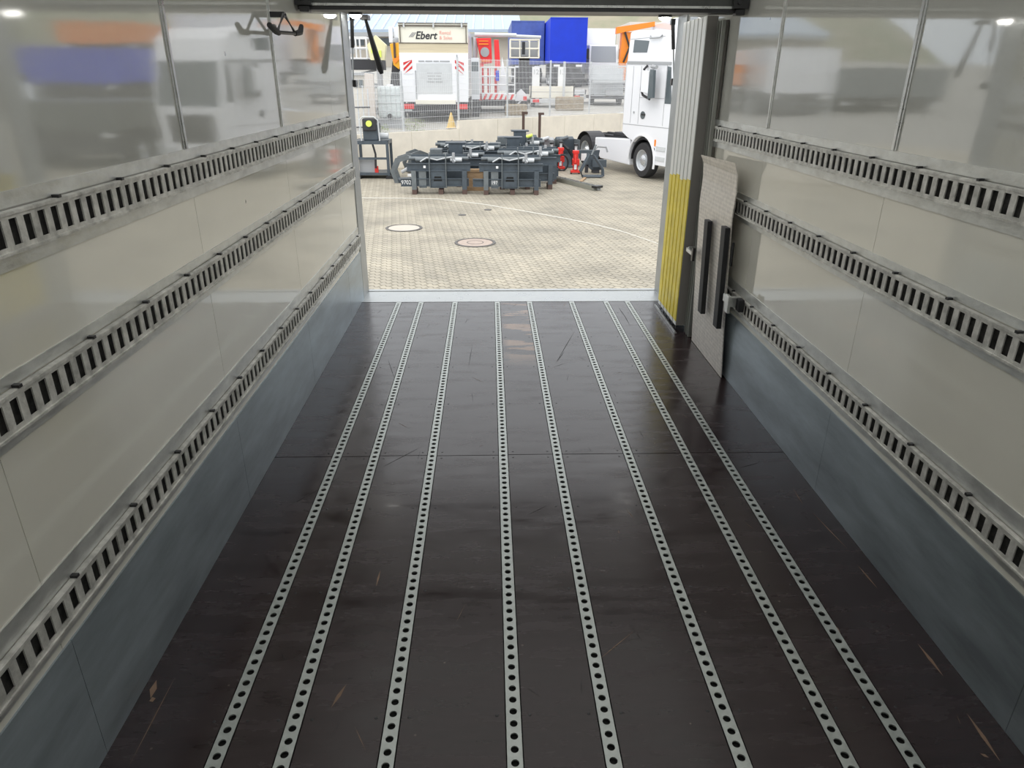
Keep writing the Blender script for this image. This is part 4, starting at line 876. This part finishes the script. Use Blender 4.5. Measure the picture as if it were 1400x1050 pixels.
# test stand with yellow dot
t = thing('pump_stand', 'dark machine with a yellow round cap on an open steel stand', 'machine', (-3.5, 22.2, ZG))
for x in (-3.95, -3.02):
    for y in (21.9, 22.7): MB().box(x - .04, x + .04, y - .04, y + .04, ZG + .002, -.02).build('leg', [ATT], t)
MB().box(-3.99, -2.98, 21.87, 22.73, -.12, -.02).box(-3.99, -2.98, 21.87, 21.93, -.55, -.49).box(-3.99, -2.98, 21.87, 22.73, -1.0, -.93).build('cross_frame', [ATT], t)
MB().box(-3.10, -2.85, 21.8, 22.8, ZG + .002, ZG + .09).build('foot', [BLKM], t); MB().box(-4.05, -3.85, 21.8, 22.8, ZG + .002, ZG + .09).build('foot', [BLKM], t)
MB().box(-3.72, -3.28, 21.95, 22.6, -.02, .45).build('motor_housing', [ATT], t, bevel=.03)
MB().box(-3.70, -3.30, 21.85, 22.3, .25, .60).build('gear_cover', [CHAS], t, bevel=.04)
MB().tube([(-3.75, 21.85, -.02), (-3.77, 21.85, .55), (-3.68, 21.85, .64), (-3.35, 21.85, .64), (-3.24, 21.85, .55), (-3.22, 21.85, -.02)], .02, 8).build('guard_hoop', [LGREY], t)
MB().cyl((-3.5, 21.78, .46), (-3.5, 21.85, .46), .085, 20).build('yellow_cap', [LIME], t)
MB().cyl((-3.28, 22.2, .1), (-3.0, 22.2, .1), .09, 14).build('shaft', [LGREY], t)
MB().box(-3.90, -3.45, 22.0, 22.5, -.93, -.55).build('grey_cabinet', [GREY], t); MB().box(-3.44, -3.34, 21.95, 22.05, -.93, -.75).build('red_valve', [REDJ], t)
MB().tube([(-3.45, 21.9, -.1), (-3.38, 21.9, -.4), (-3.40, 21.9, -.8)], .03, 8).build('hose', [BLK], t)

# thin poles
for x, y, h_, lab in ((1.3, 28.1, 1.65, 'thin dark pole standing before the concrete wall, taller left one'), (1.95, 28.6, 1.6, 'thin dark pole standing before the wall, right one')):
    t = thing('steel_pole', lab, 'pole', (x, y, ZG), group='thin dark poles by the wall')
    MB().box(x - .05, x + .05, y - .05, y + .05, ZG + .002, ZG + h_).build('shaft', [DWOOD], t); MB().box(x - .06, x + .16, y - .06, y + .06, ZG + h_ - .08, ZG + h_).build('top_bracket', [DWOOD], t)
    if x < 1.5: MB().tube([(x + .08, y - .1, ZG + h_ - .9), (x + .14, y - .1, ZG + h_ - 1.0), (x + .06, y - .1, ZG + .3)], .02, 6).build('cable', [BLK], t)

# red jacks
def jack(x, y, label, hoop):
    t = thing('hydraulic_jack', label, 'jack', (x, y, ZG), group='red hydraulic jacks')
    MB().box(x - .15, x + .15, y - .1, y + .1, ZG + .04, ZG + .12).box(x - .075, x + .075, y - .07, y + .07, ZG + .12, ZG + .64).box(x - .12, x + .12, y - .1, y + .1, ZG + .26, ZG + .46).box(x - .10, x + .10, y - .08, y + .08, ZG + .62, ZG + .72).build('body', [REDJ], t, bevel=.02)
    MB().cyl((x, y, ZG + .7), (x, y, ZG + .86), .04, 10).build('ram', [LGREY], t); MB().lathe([(0, 0), (.07, 0), (.07, .05), (0, .05)], (x, y, ZG + .86), 'z', 14).build('saddle', [BLKM], t)
    MB().cyl((x - .02, y - .16, ZG + .35), (x - .02, y - .11, ZG + .6), .04, 8).build('pump', [REDJ], t)
    MB().box(x - .05, x + .03, y - .112, y - .101, ZG + .15, ZG + .3).build('label_plate', [WHT], t)
    for sx in (-.13, .13): MB().cyl((x + sx - .02, y, ZG + .06), (x + sx + .02, y, ZG + .06), .058, 14).build('castor', [BLK], t)
    if hoop: MB().tube([(x + .03 + .2 * math.cos(a), y - .22, ZG + .26 + .25 * math.sin(a)) for a in [2 * PI * k / 18 for k in range(18)]], .03, 8, closed=True).build('hose_coil', [BLK], t, smooth=True)
    else: MB().tube([(x - .13, y - .12, ZG + .3), (x - .15, y - .12, ZG + .75)], .018, 6).build('pump_handle', [BLKM], t)
jack(2.02, 23.7, 'leftmost of the three red hydraulic jacks', False); jack(2.36, 24.1, 'middle red hydraulic jack with a black hose coil', True); jack(2.74, 23.1, 'rightmost red hydraulic jack, standing apart', False)
# loader attachments behind jacks
def bucket(x, y, w, label, m1, cap, rz=0, lean=0):
    t = thing('loader_bucket', label, 'attachment', (x, y, ZG), rz); B = lambda mb, n_, ms, **k: mb.build(n_, ms, t, world=False, **k)
    pr = [(-.35, .02), (.35, .02), (.45, .12), (.28 + lean, .85), (.12 + lean, .98), (.0 + lean, .9), (.1, .4), (-.2, .14)]
    B(MB().prism(pr, 'x', -w / 2, w / 2), 'shell', [m1], bevel=.02)
    B(MB().box(-w / 2 - .02, -w / 2, -.3, .4, .05, .9).box(w / 2, w / 2 + .02, -.3, .4, .05, .9), 'side_plate', [ATT2])
    B(MB().tube([(-w * .3, -.05, .75), (-w * .1, -.25, .6), (w * .2, -.2, .35)], .05, 8), 'hydraulic_hose', [BLK], smooth=True)
    B(MB().cyl((-w * .4, .0, .9), (-w * .4 + .25, -.1, .98), .06, 10), 'coloured_cap', [cap])
bucket(1.45, 25.9, .5, 'dark blue-grey bucket attachment with lime cap near the thin poles', ATT, LIME, .2)
bucket(1.95, 24.8, .45, 'lighter grey bucket attachment behind the leftmost red jack', GREY, LGREY, -.1)
bucket(2.66, 25.1, .65, 'dark ribbed bucket attachment behind the rightmost red jack', ATT, ATT2, .35, .1)
t = thing('fork_carriage', 'blue-grey fork carriage plate beside the rear wheel of the tractor', 'attachment', (3.3, 23.2, ZG))
MB().prism([(2.75, -.40), (3.55, -.40), (3.5, -.75), (3.65, -1.0), (3.35, -1.06), (3.0, -.75)], 'y', 23.4, 23.5).build('plate', [ATT], t, bevel=.01)
MB().tube([(3.35, 23.3, -.40), (3.45, 23.3, -.28), (3.72, 23.3, -.30), (3.78, 23.3, -.45)], .03, 8).build('hook_arm', [GREY], t)
MB().box(3.30, 3.75, 23.2, 23.39, -.9, -.68).build('lower_box', [ATT], t); MB().box(2.95, 3.12, 23.37, 23.399, -.72, -.5).build('white_tag', [WHT], t)
MB().box(3.33, 3.55, 23.30, 23.60, ZG + .002, -1.0).box(3.1, 3.2, 23.40, 23.50, ZG + .002, -.85).build('foot', [CHAS], t)
t = thing('tube_stand', 'triangular dark tube stand on the paving left of the tractor skirt', 'stand', (3.15, 22.2, ZG))
for yy in (22.1, 22.35):
    MB().tube([(2.86, yy, ZG + .04), (2.80, yy, ZG + .18), (3.05, yy, ZG + .68), (3.18, yy, ZG + .66), (3.48, yy, ZG + .26), (3.50, yy, ZG + .06), (3.42, yy, ZG + .04)], .032, 8, closed=True).build('side_loop', [ATT], t, smooth=True)
MB().cyl((2.95, 22.1, ZG + .04), (2.95, 22.35, ZG + .04), .03, 8).cyl((3.4, 22.1, ZG + .04), (3.4, 22.35, ZG + .04), .03, 8).build('cross_tube', [ATT], t)
MB().tube([(3.12, 22.2, ZG + .66), (3.25, 22.3, ZG + .95)], .03, 8).build('upper_stub', [ATT2], t)
# steel profile on the ground
a = seen(753, 243, 2, ZG + .05); b = seen(813, 258, 2, ZG + .05); d = (b - a).normalized(); n = Vector((-d.y, d.x, 0))
t = thing('steel_channel', 'long steel channel lying on the paving behind the mounting frames', 'beam', (a.x, a.y, ZG))
for k, nme in ((0, 'near_channel'), (1, 'far_channel')):
    o1 = n * (.14 * k); c = (a + b) / 2 + o1; L_ = (b - a).length; r_ = (0, 0, math.atan2(d.y, d.x))
    MB().obox((c.x, c.y, ZG + .012), (L_, .11, .02), r_).obox((c.x + n.x * .05, c.y + n.y * .05, ZG + .06), (L_, .012, .09), r_).obox((c.x - n.x * .05, c.y - n.y * .05, ZG + .06), (L_, .012, .09), r_).build('channel', [ALU if k else mat('olive_steel', (.30, .30, .26), .5, .3)], t)
c = b + n * .08; MB().obox((c.x, c.y, ZG + .10), (.18, .26, .06), (0, 0, math.atan2(d.y, d.x) + .3)).build('end_fitting', [BLKM], t)
a2 = seen(798, 241, 2, ZG + .03); b2 = seen(786, 251, 2, ZG + .03); c = (a2 + b2) / 2 + Vector((.12, .12, 0))
tag(MB().obox((c.x, c.y, ZG + .02), ((b2 - a2).length * .5, .09, .035), (0, 0, math.atan2((b2 - a2).y, (b2 - a2).x))).build('timber_lath', [WOOD]), 'short timber lath lying beside the steel channel', 'timber')

# ------------------------------------------------------------------ buildings, hill
HROOF = mat('blue_grey_roof', (.36, .44, .54), .45, nscale=2, namt=.05)
t = thing('industrial_hall', 'long hall with pale blue-grey ribbed roof in the background', 'building', (-8, 75, 2))
MB().add([(-30, 74, 5.75), (3.2, 74, 6.0), (3.2, 95, 11.0), (-30, 95, 10.75), (-30, 74, 5.5), (3.2, 74, 5.75), (3.2, 95, 10.7), (-30, 95, 10.5)], [(0, 1, 2, 3), (4, 5, 6, 7), (0, 1, 5, 4), (1, 2, 6, 5), (2, 3, 7, 6), (3, 0, 4, 7)]).build('roof', [HROOF], t)
m = MB()
for k in range(34):
    x = -30 + k * .95; f = lambda yy: 5.75 + (x + 30) / 33.2 * .25 + (yy - 74) / 21 * 5.0
    m.add([(x, 74, f(74) + .0), (x + .12, 74, f(74)), (x + .12, 95, f(95)), (x, 95, f(95)), (x, 74, f(74) + .12), (x + .12, 74, f(74) + .12), (x + .12, 95, f(95) + .12), (x, 95, f(95) + .12)], [(0, 1, 2, 3), (4, 5, 6, 7), (0, 1, 5, 4), (1, 2, 6, 5), (2, 3, 7, 6), (3, 0, 4, 7)])
m.build('roof_ribs', [mat('rib_white', (.70, .74, .78), .5)], t)
MB().box(-30, 3.2, 73.9, 74.05, 5.3, 5.62).build('gutter', [GREY], t)
MB().box(-30, 3.1, 75, 94, 1.5, 5.5).build('wall', [mat('hall_wall', (.52, .47, .40), .8, nscale=.8, namt=.1)], t)
for x in (-13.5, -11.0, -4.5, -1.5): MB().box(x, x + 1.6, 74.95, 75.0, 4.55, 5.2).build('window', [GLS], t)
MB().box(-8.5, -6.5, 74.95, 75.0, 2.6, 5.2).build('gate', [LGREY], t)
m = MB()
HILL = mat('wooded_hill', (.30, .27, .20), .95, nscale=.12, color2=(.18, .21, .13))
nx, ny = 40, 8
vs = [(-80 + 230 * i / nx, 130 + j * 12, 1.5 + (0 if j == 0 else (18 * math.sin(min(1, j / 5) * PI / 2) + 2.0 * math.sin(i * .7) + random.uniform(-.8, .8)))) for i in range(nx + 1) for j in range(ny + 1)]
m.add(vs, [(i * (ny + 1) + j, (i + 1) * (ny + 1) + j, (i + 1) * (ny + 1) + j + 1, i * (ny + 1) + j + 1) for i in range(nx) for j in range(ny)])
struct(m, 'hill', [HILL], smooth=True)
# vehicles standing further to both sides of the yard, seen as reflections in the glossy walls
curtain_truck('curtain_trailer', 'blue box trailer at the right of the yard, mirrored in the left wall', 12.6, 16.6, 31, 1.45, 2.75, 6, BLU, ZG + .9)
curtain_truck('box_truck', 'dark grey box van at the right of the yard, mirrored in the left wall', 9.6, 13.2, 24, .1, .95, 4, mat('dark_grey_paint', (.07, .08, .075), .4), ZG)
curtain_truck('box_truck', 'orange skip truck at the right of the yard, mirrored in the left wall', 14.6, 18.6, 38, 3.2, 4.1, 5, ORG, upz(38))
curtain_truck('curtain_trailer', 'white high trailer behind the blue one at the right of the yard', 9.6, 13.9, 40, 2.0, 4.6, 6, WHTG, upz(40))
curtain_truck('box_truck', 'white box truck at the left of the yard, mirrored in the right wall', -11.5, -8.5, 31, 1.2, 2.9, 6, WHTG, upz(31))
curtain_truck('curtain_trailer', 'orange box truck at the left of the yard, mirrored in the right wall', -8.3, -6.9, 33, 1.5, 2.3, 5, ORG, upz(33))
curtain_truck('curtain_trailer', 'dark blue-grey trailer at the far left of the yard, mirrored in the right wall', -17.5, -12.5, 33, .9, 2.2, 6, ATT2, upz(33))
